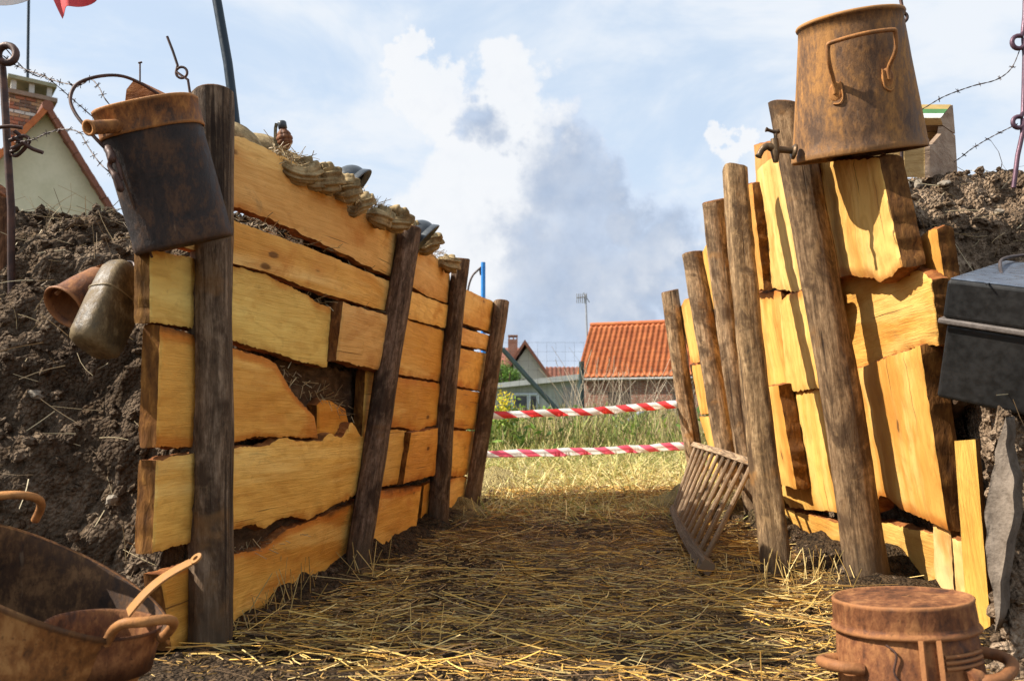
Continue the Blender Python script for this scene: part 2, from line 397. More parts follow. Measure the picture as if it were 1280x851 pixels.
M = dict(plank=mat_plank(), end=mat_endgrain(), post=mat_post(),
    bark=mat_bark('tree_bark', (.030, .018, .011), (.085, .050, .028), (.17, .105, .06)),
    redbark=mat_bark('inner_bark', (.11, .035, .010), (.27, .095, .026), (.42, .19, .06)),
    mossbark=mat_bark('lichen_bark', (.05, .038, .02), (.14, .115, .06), (.26, .24, .15)),
    rust=mat_rust('rusty_iron', (.070, .034, .018), (.22, .088, .028), (.42, .19, .058)), rust_dark=mat_rust('sooty_iron', (.016, .012, .011), (.036, .025, .021), (.10, .055, .032), rough=.68),
    rust_light=mat_rust('ochre_rust', (.085, .044, .022), (.20, .100, .040), (.38, .185, .058), vert=.3),
    rust_red=mat_rust('red_rust', (.060, .023, .012), (.175, .064, .024), (.32, .140, .052)),
    iron=mat_plain('dark_iron', (.035, .022, .020), (.11, .055, .038), 20, .6, .4),
    wire=mat_plain('wire_steel', (.055, .045, .045), (.12, .09, .08), 30, .55, .5),
    brass=mat_plain('old_brass', (.075, .048, .028), (.16, .10, .05), 30, .45, .6),
    tin=mat_rust('olive_tin', (.034, .022, .010), (.105, .066, .026), (.22, .16, .08), rough=.62),
    soil=mat_soil('bank_soil', dry=.92), sunlit_soil=mat_soil('sun_toned_soil', dry=1.75), ground=mat_soil('trench_floor', True), clod=mat_soil('clod_soil'),  # right bank soil is lightened in colour to stand for sunlight
    straw=mat_tint('straw', .6, .0, .45), blade=mat_tint('leaf_blade', .65, .25),
    burlap=mat_plain('burlap', (.17, .115, .055), (.44, .325, .17), 22, .95, 0, .5, .006, .15),
    steel=mat_plain('painted_helmet', (.040, .046, .052), (.080, .088, .095), 12, .38, .2),
    trunk=mat_plain('black_metal', (.005, .005, .005), (.015, .014, .013), 5, .5, .1, .08, .003, .4),
    stone=mat_plain('dusty_board', (.10, .076, .056), (.22, .175, .135), 14, .95, 0, .9, .012, .15),
    pole=mat_plain('pole_paint', (.008, .018, .028), (.016, .03, .045), 6, .45, .2),
    blue=mat_plain('blue_paint', (.02, .18, .55), (.03, .24, .66), 8, .4))

# ------------------------------------------------------------------ ground: one sheet out to the horizon
def fr(p, oct_=4, H=.9): return noise.fractal(Vector(p), H, 2.1, oct_)
def build_ground():
    far_l = [-900, -300, -100, -40, -18, -9, -5, -3]; far_r = [3.2, 4.5, 7, 12, 25, 50, 120, 320, 900]
    xs = np.array(far_l + list(np.arange(-2.2, 2.81, .035)) + far_r)
    ys = np.array([-300, -80, -20, -6, -2, -.5, .4] + list(np.arange(.9, 7.2, .035)) + list(np.arange(7.3, 12, .3)) + [13, 15, 18, 22, 28, 36, 50, 80, 140, 300, 700, 1500])
    V = []
    for y in ys:
        for x in xs:
            z = floor_z(y)
            if -2.3 < x < 2.9 and .8 < y < 12:
                lo = .020 if y < 5.4 else .012
                z += lo*1.5*fr((x*1.7, y*1.7, 0), 3) + lo*fr((x*9, y*9, 3), 3)
                z += .15*math.exp(-((x-1.16)/.20)**2-((y-5.0)/.40)**2)*(1+.5*fr((x*6, y*6, 2), 3))
                if y < 6.5:                                             # loose earth heaped against both walls
                    dl = x - xL(y, z); dr = xR(y, z) - x
                    z += .07*math.exp(-(max(0, dl)/.14)**2)*smooth(2.2, 2.9, y)*(.8+.8*fr((x*5, y*5, 9), 2))
                    z += .09*math.exp(-(max(0, dr)/.17)**2)*smooth(2.2, 2.9, y)*(.8+.8*fr((x*5, y*5, 5), 2))
            V.append((x, y, z))
    n = len(xs); idx = np.arange(len(V)).reshape(len(ys), n)
    Fc = np.stack([idx[:-1, :-1], idx[:-1, 1:], idx[1:, 1:], idx[1:, :-1]], -1).reshape(-1, 4)
    o = arr_mesh('ground', V, Fc, M['ground'], smooth=True); tag(o, 'trench floor and field of earth and dry grass', kind='structure')
build_ground()

# ------------------------------------------------------------------ earth banks heaped behind the two plank walls
PROF = {-1: [(1.82, -.06), (2.0, .02), (2.2, .22), (2.45, .78), (2.7, 1.18), (2.95, 1.31), (3.4, 1.33), (4.6, 1.33), (4.98, 1.31), (5.12, 1.22), (5.18, 0.0)],
        1: [(1.78, -.06), (1.92, .05), (2.1, .40), (2.25, .60), (2.5, .84), (2.75, 1.22), (3.0, 1.51), (3.4, 1.58), (5.0, 1.5), (5.4, 1.42), (6.2, 1.3), (6.9, 0.0)]}
def bank_point(side, y, s):
    p = PROF[side]; yy = y + .09*fr((y*.5+side*9, s*1.6, 2), 2)*2
    h = float(np.interp(yy, [a for a, _ in p], [b for _, b in p]))
    h += .05*min(1, s/.5)*smooth(2.6, 3, y)
    h *= 1 - smooth(2.4, 3.9, s)
    q = (y*1.0, s*1.0, side*5.0 + h*1.0)
    n1 = fr((q[0]*3, q[1]*3, q[2]*3), 3); n2 = fr((q[0]*11, q[1]*11, q[2]*11), 4, .7); n3 = fr((q[0]*36, q[1]*36, q[2]*36), 3, .6)
    d = .045*n1 + .036*n2 + .018*n3
    d *= smooth(-.06, .25, h)
    z = h + d*.75 + (floor_z(y) if y > 2.9 else 0)*.3
    y2 = y - d*.75*(1-smooth(2.9, 3.3, y))
    if side < 0: x = xL(max(y, 1.9), min(z, 1.3)) - .085 - s
    else: x = min(xR(y, min(z, 1.5)) + .21, .60*max(y, 1.9) if y < 2.4 else 9) + s
    return Vector((x, y2, z))
def build_bank(side, label):
    ys = list(np.arange(1.80, 3.3, .016)) + list(np.arange(3.32, 7.0 if side > 0 else 5.25, .07))
    ss = list(np.arange(0, 1.35, .016)) + list(np.arange(1.4, 4.1, .12))
    def skirt(y):
        q = bank_point(side, y, 0.0); yw = max(y, 1.9)
        x = xL(yw, -.1)-.12 if side < 0 else min(xR(y, -.1)+.25, .62*yw if y < 2.4 else 9)
        return Vector((x, q.y, -.1))
    V = []
    for y in ys: V += [skirt(y)]+[bank_point(side, y, s) for s in ss]
    ss = [0]+ss; idx = np.arange(len(V)).reshape(len(ys), len(ss))
    Fc = np.stack([idx[:-1, :-1], idx[:-1, 1:], idx[1:, 1:], idx[1:, :-1]], -1).reshape(-1, 4)
    if side < 0: Fc = Fc[:, ::-1]
    o = arr_mesh('earth_bank', [tuple(v) for v in V], Fc, M['soil'] if side < 0 else M['sunlit_soil'], smooth=True)
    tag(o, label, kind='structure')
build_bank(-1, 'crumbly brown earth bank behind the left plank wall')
build_bank(1, 'earth bank, its colour lightened as if sunlit, behind the right plank wall')

# loose clods on the banks and on the trench floor
def lumps(name, places, mat, sub=2, label=None):
    bm = bmesh.new(); bmesh.ops.create_icosphere(bm, subdivisions=sub, radius=1.0)
    base = np.array([v.co[:] for v in bm.verts]); tri = np.array([[v.index for v in f.verts] for f in bm.faces]); bm.free()
    var = []
    for k in range(7):
        var.append(base*np.array([1+.42*fr(tuple(b*1.1+k*7), 3)+.20*fr(tuple(b*3.2+k*3), 2) for b in base])[:, None])
    V, Fc = [], []; n = 0
    for (p, r) in places:
        A = Matrix.Rotation(random.uniform(0, 6.28), 3, Vector((random.gauss(0, 1), random.gauss(0, 1), random.gauss(0, 1))).normalized())
        sc = np.array([random.uniform(.7, 1.3), random.uniform(.7, 1.3), random.uniform(.5, .95)])
        V.append((var[random.randrange(7)]*sc) @ np.array(A).T * r + np.array(p)); Fc.append(tri+n); n += len(base)
    o = arr_mesh(name, np.concatenate(V), np.concatenate(Fc), mat, smooth=False); tag(o, label, kind='stuff'); return o
pl = []
for side, cnt in ((-1, 4600), (1, 3600)):
    for _ in range(cnt):
        y = random.uniform(1.88, 3.25); s = random.uniform(.02, 1.35)
        r = .0025 + .020*random.random()**4
        pl.append((tuple(bank_point(side, y, s) + Vector((0, -.2, .3))*r), r))
nL = 4600
lumps('soil_clods', pl[:nL], M['soil'], 1, 'loose clods of earth lying on the left bank'); lumps('soil_clods', pl[nL:], M['sunlit_soil'], 1, 'loose clods lying on the right bank, lightened as if sunlit')
pl = []
for _ in range(2300):
    e = random.random()
    y = random.uniform(1.3, 5.6)
    if e < .45: x = xR(y, 0) - abs(random.gauss(0, .14))
    elif e < .72: x = xL(y, 0) + abs(random.gauss(0, .12))
    else: x = random.uniform(xL(y, 0), xR(y, 0))
    r = .003 + .016*random.random()**3
    pl.append(((x, y, floor_z(y) + .3*r + .05*math.exp(-((xR(y, 0)-x)/.17)**2)*smooth(2.2, 2.9, y) + .04*math.exp(-((x-xL(y, 0))/.14)**2)*smooth(2.2, 2.9, y)), r))
for _ in range(700):                                                       # in front of the right bank
    y = random.uniform(1.35, 2.2); x = random.uniform(.5, 1.8); r = .003+.014*random.random()**3
    pl.append(((x, y, .3*r), r))
lumps('floor_crumbs', pl, M['clod'], 1, 'crumbs of earth on the trench floor')
pl = []
for _ in range(420):                                                       # rubble under the chest and along the near edge of the right bank
    y = random.uniform(1.92, 2.5); r = .006+.026*random.random()**2.6; zt = max(.04, bank_point(1, y, .05).z)
    pl.append(((min(.60*y, xR(y, .4)+.2)+random.uniform(-.02, .05), y, random.uniform(0, 1)*zt+.3*r), r))
lumps('bank_rubble', pl, M['sunlit_soil'], 2, 'dark rubble of earth lying under the black chest')
pl = []
for _ in range(26):
    side = random.choice((-1, 1)); r = random.uniform(.008, .022)
    pl.append((tuple(bank_point(side, random.uniform(2.0, 3.1), random.uniform(.05, 1.2)) + Vector((0, -.2, .4))*r), r))
lumps('flint_stones', pl, mat_plain('flint', (.19, .155, .115), (.32, .275, .215), 20, .9), 2, 'pale flint stones scattered on the banks')

# ------------------------------------------------------------------ planks and posts of the two revetments
def resample(poly, n):
    xs = [p[0] for p in poly]; cum = [0]
    for a, b in zip(poly, poly[1:]): cum.append(cum[-1] + math.hypot(b[0]-a[0], b[1]-a[1]))
    ts = np.linspace(0, cum[-1], n); return np.stack([np.interp(ts, cum, xs), np.interp(ts, cum, [p[1] for p in poly])], 1)
def plank(parent, side, top, bot, off=0.0, th=.045, color=(1, 1, 1), vert=False, rough=1.0, edges=(.55, .55, 0), mats=None, name='plank', label=None, cup=.006):
    fn = on_L if side < 0 else on_R
    top = resample(top, 60); bot = resample(bot, 60)
    wpx = max(np.ptp(top[:, 0]), 6); hpx = max(4, float(np.mean(bot[:, 1]-top[:, 1])))
    N = int(min(110, max(10, wpx/2.2))); Mr = int(min(22, max(6, hpx/6)))
    top = resample([tuple(p) for p in top], N+1); bot = resample([tuple(p) for p in bot], N+1)
    sd = random.uniform(0, 900); amp = rough*min(2.2, .5+hpx*.016)
    if mats and mats[0] is M['plank']: pass
    V = []; uv = []; ca = []
    for j in range(Mr+1):
        w = j/Mr
        for i in range(N+1):
            p = top[i]*(1-w) + bot[i]*w
            ex = amp*.45*(.9*fr((sd, p[1]*.09, i if i in (0, N) else 0), 3)) if i in (0, N) else 0
            ey = 0
            if j == 0: ey = amp*(.9*fr((p[0]*.07+sd, 1, 0), 3, .8)+.7*fr((p[0]*.38+sd, 1, 0), 3, .5))
            if j == Mr: ey = amp*(1.0*fr((p[0]*.07+sd, 7, 0), 3, .8)+.9*fr((p[0]*.38+sd, 7, 0), 3, .5))
            o = off + cup*fr((p[0]*.012+sd, p[1]*.016, 0), 3) + (.004*fr((p[0]*.07+sd, p[1]*.07, 4), 2))
            if (j in (0, Mr)) or (i in (0, N)): o -= .004 + .003*fr((p[0]*.2, p[1]*.2, sd), 2)
            q = fn(p[0]+ex, p[1]+ey, o); V.append(q)
            u_, v_ = q.y*1.03, q.z
            uv.append((v_, u_) if vert else (u_, v_))
            dz = hpx
            de = max(edges[0]*math.exp(-(w*dz/11)**2) , edges[1]*math.exp(-((1-w)*dz/11)**2))
            if len(edges) > 2 and edges[2]: de = max(de, edges[2]*math.exp(-((N-i)*2.2/26)**2))
            ca.append(de)
    mb = MB(); W = N+1
    fs = [(j*W+i, j*W+i+1, (j+1)*W+i+1, (j+1)*W+i) for j in range(Mr) for i in range(N)]
    mb.add(V, fs, 0, True, uv, ca)
    loop = [(0, i) for i in range(N+1)] + [(j, N) for j in range(1, Mr+1)] + [(Mr, i) for i in range(N-1, -1, -1)] + [(j, 0) for j in range(Mr-1, 0, -1)]
    back = Vector((-1, .19, 0)).normalized() if side < 0 else Vector((1, -.06, .1)).normalized()
    rings = [[V[j*W+i] for j, i in loop]]
    C0 = sum(rings[0], Vector())/len(loop)
    for k, dpt in enumerate((.012, th*.5, th*.8, th)):
        rg = []
        for (j, i) in loop:
            q = V[j*W+i]; inw = (C0-q).normalized()
            bul = (-.003 if k == 0 else -.007 if k == 1 else -.003 if k == 2 else .004)
            tb = j in (0, Mr)
            wob = (.006 if tb else .0022)*rough*fr((q.x*28, q.y*28, q.z*28+k*3+sd), 3)
            rg.append(q + back*dpt + inw*(bul*(1 if tb else .25)+wob))
        rings.append(rg)
    nl = len(loop)
    for k in range(4):
        vs = rings[k]+rings[k+1]
        ft = [(a, nl+a, nl+(a+1) % nl, (a+1) % nl) for a in range(nl)]
        ends = [f for a, f in enumerate(ft) if (loop[a][1] == loop[(a+1) % nl][1] and loop[a][1] in (0, N))]
        tb = [f for f in ft if f not in ends]
        mb.add(vs, ends, 1, True); mb.add(vs, tb, 2, True)
    mb.add(rings[-1], [tuple(reversed(range(nl)))], 1, False)
    o = mb.build(name, mats or [M['plank'], M['end'], M['redbark']], parent, color=color)
    if label: o['label'] = label
    return o
def pole(parent, name, p0, p1, r0, r1, color=(1, 1, 1), seed=0, crack=None, sides=22, tilt=(0, 0), square=None, mats=None, knots=True, under=.12):
    p0 = Vector(p0); p1 = Vector(p1); ax = (p1-p0).normalized(); p0 = p0 - ax*under
    L = (p1-p0).length; n = int(L/.035)+2; B = frame(p0, ax, Vector((1, 0, 0)))
    mb = MB(); V = []; uv = []
    bend = Vector((fr((seed, 1, 0), 2), fr((seed, 5, 0), 2), 0))*.035
    for j in range(n):
        t = j/(n-1); h = t*L; R = r0+(r1-r0)*t
        for k in range(sides):
            a = 2*math.pi*k/sides; c, s_ = math.cos(a), math.sin(a); r = R
            if square: r *= (abs(c)**square+abs(s_)**square)**(-1/square)*.92
            r *= 1+.085*fr((c*1.1+seed*3, s_*1.1, h*2.2), 3)+.045*fr((c*3+seed, s_*3, h*5), 3)+.03*fr((c*7+seed, s_*7, h*1.5), 2)
            if knots:
                for q in range(3):
                    ka = 2.1*q+seed*1.7; kh = L*(.25+.24*q)+.03*seed; dd = (min(abs(a-ka % 6.28), 6.28-abs(a-ka % 6.28))*R/.03)**2+((h-kh)/.03)**2
                    r *= 1+.10*math.exp(-dd)
            if crack:
                ca_, c0, c1 = crack
                if c0 <= t <= c1 and k == int(ca_/(2*math.pi)*sides) % sides: r *= .80
            w = bend*math.sin(math.pi*t)
            hh = h + (tilt[0]*c+tilt[1]*s_)*R*(1 if j == n-1 else 0)
            V.append(B @ Vector((r*c+w.x, r*s_+w.y, hh))); uv.append((h, k/sides*2*math.pi*R))
    fs = [(j*sides+k, j*sides+(k+1) % sides, (j+1)*sides+(k+1) % sides, (j+1)*sides+k) for j in range(n-1) for k in range(sides)]
    mb.add(V, fs, 0, True, uv)
    topv = V[-sides:]; cen = sum(topv, Vector())/sides
    inner = [cen+(p-cen)*.86+ax*.006 for p in topv]
    mb.add(topv+inner, [(k, (k+1) % sides, sides+(k+1) % sides, sides+k) for k in range(sides)], 1, True)
    mb.add(inner, [tuple(range(sides))], 1, False)
    return mb.build(name, mats or [M['post'], M['end']], parent, color=color)

LW = thing('plank_wall', (-.6, 3.2, 0), 'long wall of split yellow planks held by four brown posts, with sandbags along its top', 'plank wall')
T = (1.0, .92, .86)
LP = [
 ([(205, 140), (293, 169), (310, 175), (359, 198), (480, 275), (498, 286), (528, 303), (562, 340)],
  [(205, 232), (293, 259), (331, 271), (362, 285), (417, 311), (480, 343), (516, 359), (534, 370), (563, 381)], .004, .04, (1.02, .94, .90), (.15, .35)),
 ([(205, 248), (293, 276), (392, 312), (480, 349), (514, 364), (563, 383)],
  [(205, 300), (293, 330), (331, 339), (392, 363), (480, 388), (510, 398), (561, 411)], .012, .035, (1.05, .98, .86), (.15, .1)),
 ([(187, 312), (238, 322), (293, 333), (331, 343), (366, 360), (385, 369), (395, 378), (414, 384)],
  [(187, 402), (238, 410), (291, 426), (341, 440), (375, 452), (409, 459)], .0, .045, (.98, 1.0, .72), (.5, .25)),
 ([(429, 377), (440, 382), (478, 392), (505, 400)], [(420, 449), (445, 456), (470, 462), (495, 467)], .035, .055, (.86, .74, .68), (.2, .2)),
 ([(200, 406), (238, 417), (291, 436), (325, 445), (344, 453), (358, 478), (375, 502), (393, 520), (397, 543)],
  [(195, 558), (238, 559), (291, 553), (320, 546), (362, 546), (397, 548)], .006, .05, (1.03, .92, .66), (.75, .6, .85)),
 ([(396, 506), (404, 498), (418, 503), (432, 512)], [(396, 547), (410, 552), (425, 552), (440, 552)], -.035, .05, (1.0, .78, .42), (.4, .2)),
 ([(457, 462), (472, 462)], [(452, 545), (470, 548)], -.01, .04, (1.0, .9, .65), (.3, .2)),
 ([(195, 575), (238, 567), (291, 560), (335, 557), (353, 546), (372, 552), (402, 551), (411, 540), (427, 548), (439, 526), (452, 546), (472, 552)],
  [(190, 690), (238, 678), (288, 665), (308, 655), (330, 660), (345, 650), (364, 645), (387, 650), (404, 638), (437, 622), (462, 612)], .010, .05, (1.04, .96, .72), (.35, .45)),
 ([(200, 718), (238, 706), (288, 693), (330, 685), (353, 665), (401, 645), (436, 631), (462, 620)],
  [(215, 812), (288, 780), (361, 748), (426, 722), (455, 712)], .0, .05, (1.0, .86, .58), (.8, .2)),
 ([(503, 398), (563, 416)], [(488, 466), (548, 476), (562, 478)], .0, .045, (1.0, .92, .70), (.2, .5)),
 ([(488, 470), (520, 475), (545, 478), (560, 479)], [(474, 534), (506, 534), (516, 538), (524, 542), (533, 533), (552, 531)], .006, .045, (1.02, .96, .70), (.5, .6)),
 ([(476, 538), (508, 537)], [(462, 611), (499, 604)], .0, .04, (.95, .90, .72), (.3, .5)),
 ([(514, 541), (548, 535)], [(504, 604), (544, 594)], .03, .05, (.98, .80, .50), (.3, .5)),
 ([(460, 615), (527, 607)], [(448, 708), (490, 684), (520, 663)], .004, .05, (1.0, .82, .52), (.9, .2)),
 ([(530, 606), (550, 598)], [(526, 648), (545, 636)], -.005, .04, (1.0, .86, .55), (.3, .3)),
 ([(580, 361), (628, 382)], [(575, 403), (624, 419)], .004, .04, (.98, .88, .68), (.2, .3)),
 ([(572, 408), (624, 423)], [(570, 430), (620, 440)], .012, .035, (1.02, .90, .78), (.1, .1)),
 ([(568, 434), (619, 444)], [(564, 481), (610, 490)], .0, .04, (.98, .84, .56), (.2, .6)),
 ([(564, 485), (610, 492)], [(560, 533), (603, 537)], .005, .04, (1.0, .90, .58), (.2, .6)),
 ([(558, 538), (602, 539)], [(554, 597), (584, 593)], .0, .04, (1.0, .84, .54), (.3, .6)),
 ([(552, 601), (584, 595)], [(546, 652), (580, 628)], .004, .04, (1.0, .86, .60), (.5, .2)),
]
for top, bot, off, th, col, ed in LP:
    plank(LW, -1, top, bot, off, th, (1.20*col[0], 1.15*col[1], .95*col[2]), edges=ed)
plank(LW, -1, [(335, 448), (400, 458), (470, 466)], [(345, 556), (420, 558), (470, 556)], -.075, .04, (.9, .7, .6), mats=[M['bark'], M['bark'], M['bark']], rough=3, cup=.03, label='dark splintered bark slab behind the hole')
plank(LW, -1, [(288, 655), (330, 655), (370, 640), (440, 618)], [(288, 705), (330, 695), (370, 670), (440, 645)], -.03, .04, mats=[M['bark']]*3, rough=2.5, cup=.02, label='dark bark strip between two planks')
for (b, t_, wb, wt, col, crk, sq, tl) in [
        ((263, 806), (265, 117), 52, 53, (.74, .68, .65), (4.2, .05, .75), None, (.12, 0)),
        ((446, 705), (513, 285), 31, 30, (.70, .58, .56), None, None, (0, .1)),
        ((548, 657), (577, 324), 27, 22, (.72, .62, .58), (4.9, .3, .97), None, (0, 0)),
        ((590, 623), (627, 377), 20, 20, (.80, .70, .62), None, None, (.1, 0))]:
    p0 = on_L(b[0], b[1], .055); p1 = on_L(t_[0], t_[1], .055)
    if b[0] == 263: p1 = at(265, 117, p0.y - .02)
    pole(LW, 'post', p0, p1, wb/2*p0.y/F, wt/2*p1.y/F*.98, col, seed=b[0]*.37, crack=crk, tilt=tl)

RW = thing('plank_wall', (1.2, 3.6, 0), 'sunlit wall of thick short planks leaning inward behind four posts, with an urn on top', 'plank wall')
RP = [
 ([(1022, 202), (1099, 198)], [(1028, 347), (1042, 348), (1062, 343), (1075, 347), (1085, 345), (1100, 353), (1115, 346), (1120, 338), (1128, 333)], -.04, .075, (1.0, 1.0, .82), (0, .5), 1),
 ([(1035, 338), (1120, 333), (1150, 338), (1165, 350)], [(1048, 476), (1062, 466), (1090, 455), (1110, 446), (1150, 433), (1175, 430)], -.10, .05, (1.03, .95, .62), (.1, .3), 0),
 ([(1050, 470), (1063, 464), (1100, 450), (1150, 432)], [(1082, 643), (1094, 638), (1099, 620), (1108, 620), (1122, 634), (1150, 646), (1172, 656), (1185, 662)], -.075, .07, (1.02, .97, .66), (.25, .7), 1),
 ([(1085, 648), (1170, 668)], [(1090, 752), (1172, 752)], -.12, .05, (.98, 1.0, .80), (.2, .2), 0),
 ([(1166, 655), (1188, 658)], [(1170, 760), (1194, 768)], -.10, .03, (1.1, 1.12, 1.15), (.1, .1), 1),
 ([(1190, 672), (1209, 680)], [(1199, 790), (1217, 802)], -.09, .03, (1.1, 1.15, 1.25), (.1, .1), 1),
 ([(946, 214), (955, 204), (966, 197), (985, 193), (1012, 196)], [(958, 358), (975, 362), (995, 365), (1025, 354)], .0, .05, (1.05, 1.05, .80), (.1, .35), 1),
 ([(943, 182), (960, 178), (982, 176)], [(948, 300), (990, 300)], -.075, .04, (.92, .84, .80), (.3, .1), 1),
 ([(925, 240), (933, 232), (940, 230)], [(937, 362), (955, 361)], .045, .05, (1.05, 1.02, .80), (.2, .1), 1),
 ([(893, 266), (910, 240), (924, 236)], [(905, 378), (937, 368)], .0, .04, (1.02, .98, .72), (.2, .2), 1),
 ([(938, 366), (976, 365)], [(948, 486), (989, 486)], .0, .05, (1.05, .98, .66), (.7, .1), 1),
 ([(974, 377), (985, 369), (1000, 364), (1028, 358)], [(984, 489), (1024, 486)], .015, .05, (1.06, 1.0, .64), (.6, .1), 1),
 ([(957, 484), (973, 482)], [(966, 602), (996, 612)], .075, .065, (1.04, .98, .68), (.1, .1), 1),
 ([(976, 491), (990, 492), (1003, 487), (1026, 480)], [(978, 622), (988, 634), (1020, 637), (1056, 642)], .0, .05, (1.06, .98, .62), (.1, .4), 1),
 ([(972, 634), (1000, 640), (1056, 656)], [(986, 715), (1020, 738), (1068, 762)], -.02, .05, (1.0, 1.0, .72), (.3, .2), 0),
 ([(904, 382), (940, 368)], [(922, 487), (952, 487)], -.005, .045, (1.02, .97, .66), (.2, .5), 1),
 ([(913, 490), (964, 488)], [(934, 602), (974, 604)], .0, .045, (1.02, .95, .62), (.2, .3), 1),
 ([(925, 604), (978, 608)], [(934, 668), (990, 702)], -.015, .045, (1.0, .95, .66), (.3, .2), 0),
 ([(874, 322), (884, 304), (905, 300)], [(892, 385), (916, 379)], .01, .05, (1.02, .98, .72), (.3, .4), 1),
 ([(890, 388), (916, 383)], [(903, 503), (930, 500)], .0, .045, (1.04, .95, .62), (.4, .4), 1),
 ([(900, 506), (932, 503)], [(922, 592), (945, 592)], .006, .045, (1.04, .95, .62), (.2, .3), 1),
 ([(916, 596), (946, 596)], [(926, 668), (958, 676)], -.01, .045, (1.0, .93, .62), (.3, .3), 0),
 ([(848, 388), (856, 374), (878, 371)], [(864, 453), (887, 451)], .006, .045, (.98, .95, .74), (.4, .5), 1),
 ([(862, 456), (889, 454)], [(876, 518), (903, 516)], .0, .045, (1.04, .97, .68), (.2, .4), 1),
 ([(874, 521), (905, 519)], [(887, 562), (917, 562)], .006, .045, (1.04, .95, .62), (.2, .3), 1),
 ([(883, 565), (918, 565)], [(893, 650), (930, 655)], -.005, .045, (1.0, .93, .62), (.2, .3), 0),
]
for top, bot, off, th, col, ed, vt in RP:
    plank(RW, 1, top, bot, off, th, (.99*col[0], .905*col[1], .82*col[2]), vert=bool(vt), edges=ed)
plank(RW, 1, [(1146, 302), (1150, 296), (1160, 288), (1171, 286)], [(1163, 445), (1195, 441)], -.15, .05, (1.0, .84, .50), vert=True, edges=(.2, .3), label='orange upright slab with ragged edge at the near end')
plank(RW, 1, [(1174, 440), (1198, 443)], [(1182, 520), (1200, 500)], -.17, .05, mats=[M['bark']]*3, rough=2.0, cup=.02, label='dark bark chunk under the orange slab')
for (b, t_, wb, wt, col, crk, tl) in [
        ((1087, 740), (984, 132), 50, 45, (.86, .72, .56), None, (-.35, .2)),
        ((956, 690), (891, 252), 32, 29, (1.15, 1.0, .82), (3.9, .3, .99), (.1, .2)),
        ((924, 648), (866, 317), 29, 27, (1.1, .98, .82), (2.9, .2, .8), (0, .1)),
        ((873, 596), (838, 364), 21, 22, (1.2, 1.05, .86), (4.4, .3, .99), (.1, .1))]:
    p0 = on_R(b[0], b[1], .075); p1 = on_R(t_[0], t_[1], .065)
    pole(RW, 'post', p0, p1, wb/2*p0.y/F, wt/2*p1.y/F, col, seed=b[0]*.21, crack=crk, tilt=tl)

# leaning stake in front of the right wall, near stake and grey board at its end
p0 = on_floor(973, 722); p1 = on_R(918, 212, .17)
o = pole(None, 'wooden_stake', p0, p1, 18*p0.y/F, 15*p1.y/F, (1.15, .98, .72), seed=4.4, sides=20, square=5, tilt=(-.2, 0), under=.08)
tag(o, 'rough squared brown stake leaning on the right plank wall beside the slatted rack', 'stake')
a = [at(1193, 551, 2.20), at(1219, 549, 2.18), at(1238, 782, 2.10), at(1210, 797, 2.13)]
mb = MB(); n = 14; V = []; uv = []
for j in range(n+1):
    w = j/n
    for i in range(4):
        q = (a[0].lerp(a[3], w)).lerp(a[1].lerp(a[2], w), i/3) + Vector((0, .002*fr((i*2, j*.6, 3), 2), 0)); V.append(q); uv.append((q.z, q.x))
mb.add(V, [(j*4+i, j*4+i+1, (j+1)*4+i+1, (j+1)*4+i) for j in range(n) for i in range(3)], 0, True, uv)
bk = Vector((.035, .04, 0)); lp = [0, 1, 2, 3]+[j*4+3 for j in range(1, n+1)]+[n*4+2, n*4+1, n*4]+[j*4 for j in range(n-1, 0, -1)]
vs = [V[i] for i in lp]+[V[i]+bk for i in lp]; k = len(lp)
mb.add(vs, [(i, (i+1) % k, k+(i+1) % k, k+i) for i in range(k)], 1, False); mb.add(vs[k:], [tuple(range(k))], 1, False)
tag(mb.build('wooden_stake', [M['plank'], M['end']], color=(1.1, 1.08, .66)), 'pale yellow sawn board standing upright at the near end of the right wall', 'stake')
def slab(name, quad, ext, mat, label, cat, amp=.012, n=20, m=8):
    mb = MB(); V = []
    for j in range(n+1):
        for i in range(m+1):
            q = (quad[0].lerp(quad[3], j/n)).lerp(quad[1].lerp(quad[2], j/n), i/m)
            e = amp*1.4 if i in (0, m) or j in (0, n) else amp*.5
            V.append(q + Vector((e*fr((q.x*14, q.z*9, 1), 3), e*fr((q.x*20, q.z*12, 6), 3), 0)))
    W = m+1; mb.add(V, [(j*W+i, j*W+i+1, (j+1)*W+i+1, (j+1)*W+i) for j in range(n) for i in range(m)], 0, True)
    lp = list(range(W))+[j*W+m for j in range(1, n+1)]+[n*W+i for i in range(m-1, -1, -1)]+[j*W for j in range(n-1, 0, -1)]
    k = len(lp); r0 = [V[i] for i in lp]; ext = Vector(ext)
    r1 = [p+ext*.5+Vector((.006*fr((p.x*30, p.z*30, 4), 2), 0, 0)) for p in r0]; r2 = [p+ext for p in r0]
    mb.add(r0+r1+r2, [(b_+i, b_+(i+1) % k, b_+k+(i+1) % k, b_+k+i) for b_ in (0, k) for i in range(k)], 0, True)
    mb.add(r2, [tuple(range(k))], 0, False)
    return tag(mb.build(name, mat), label, cat)
slab('weathered_board', [at(1230, 640, 1.97), at(1256, 520, 2.02), at(1268, 640, 1.93), at(1242, 790, 1.90)], (.06, .06, 0), M['stone'],
     'grey earth-caked board propped upright beside the pale stake', 'board', amp=.007)

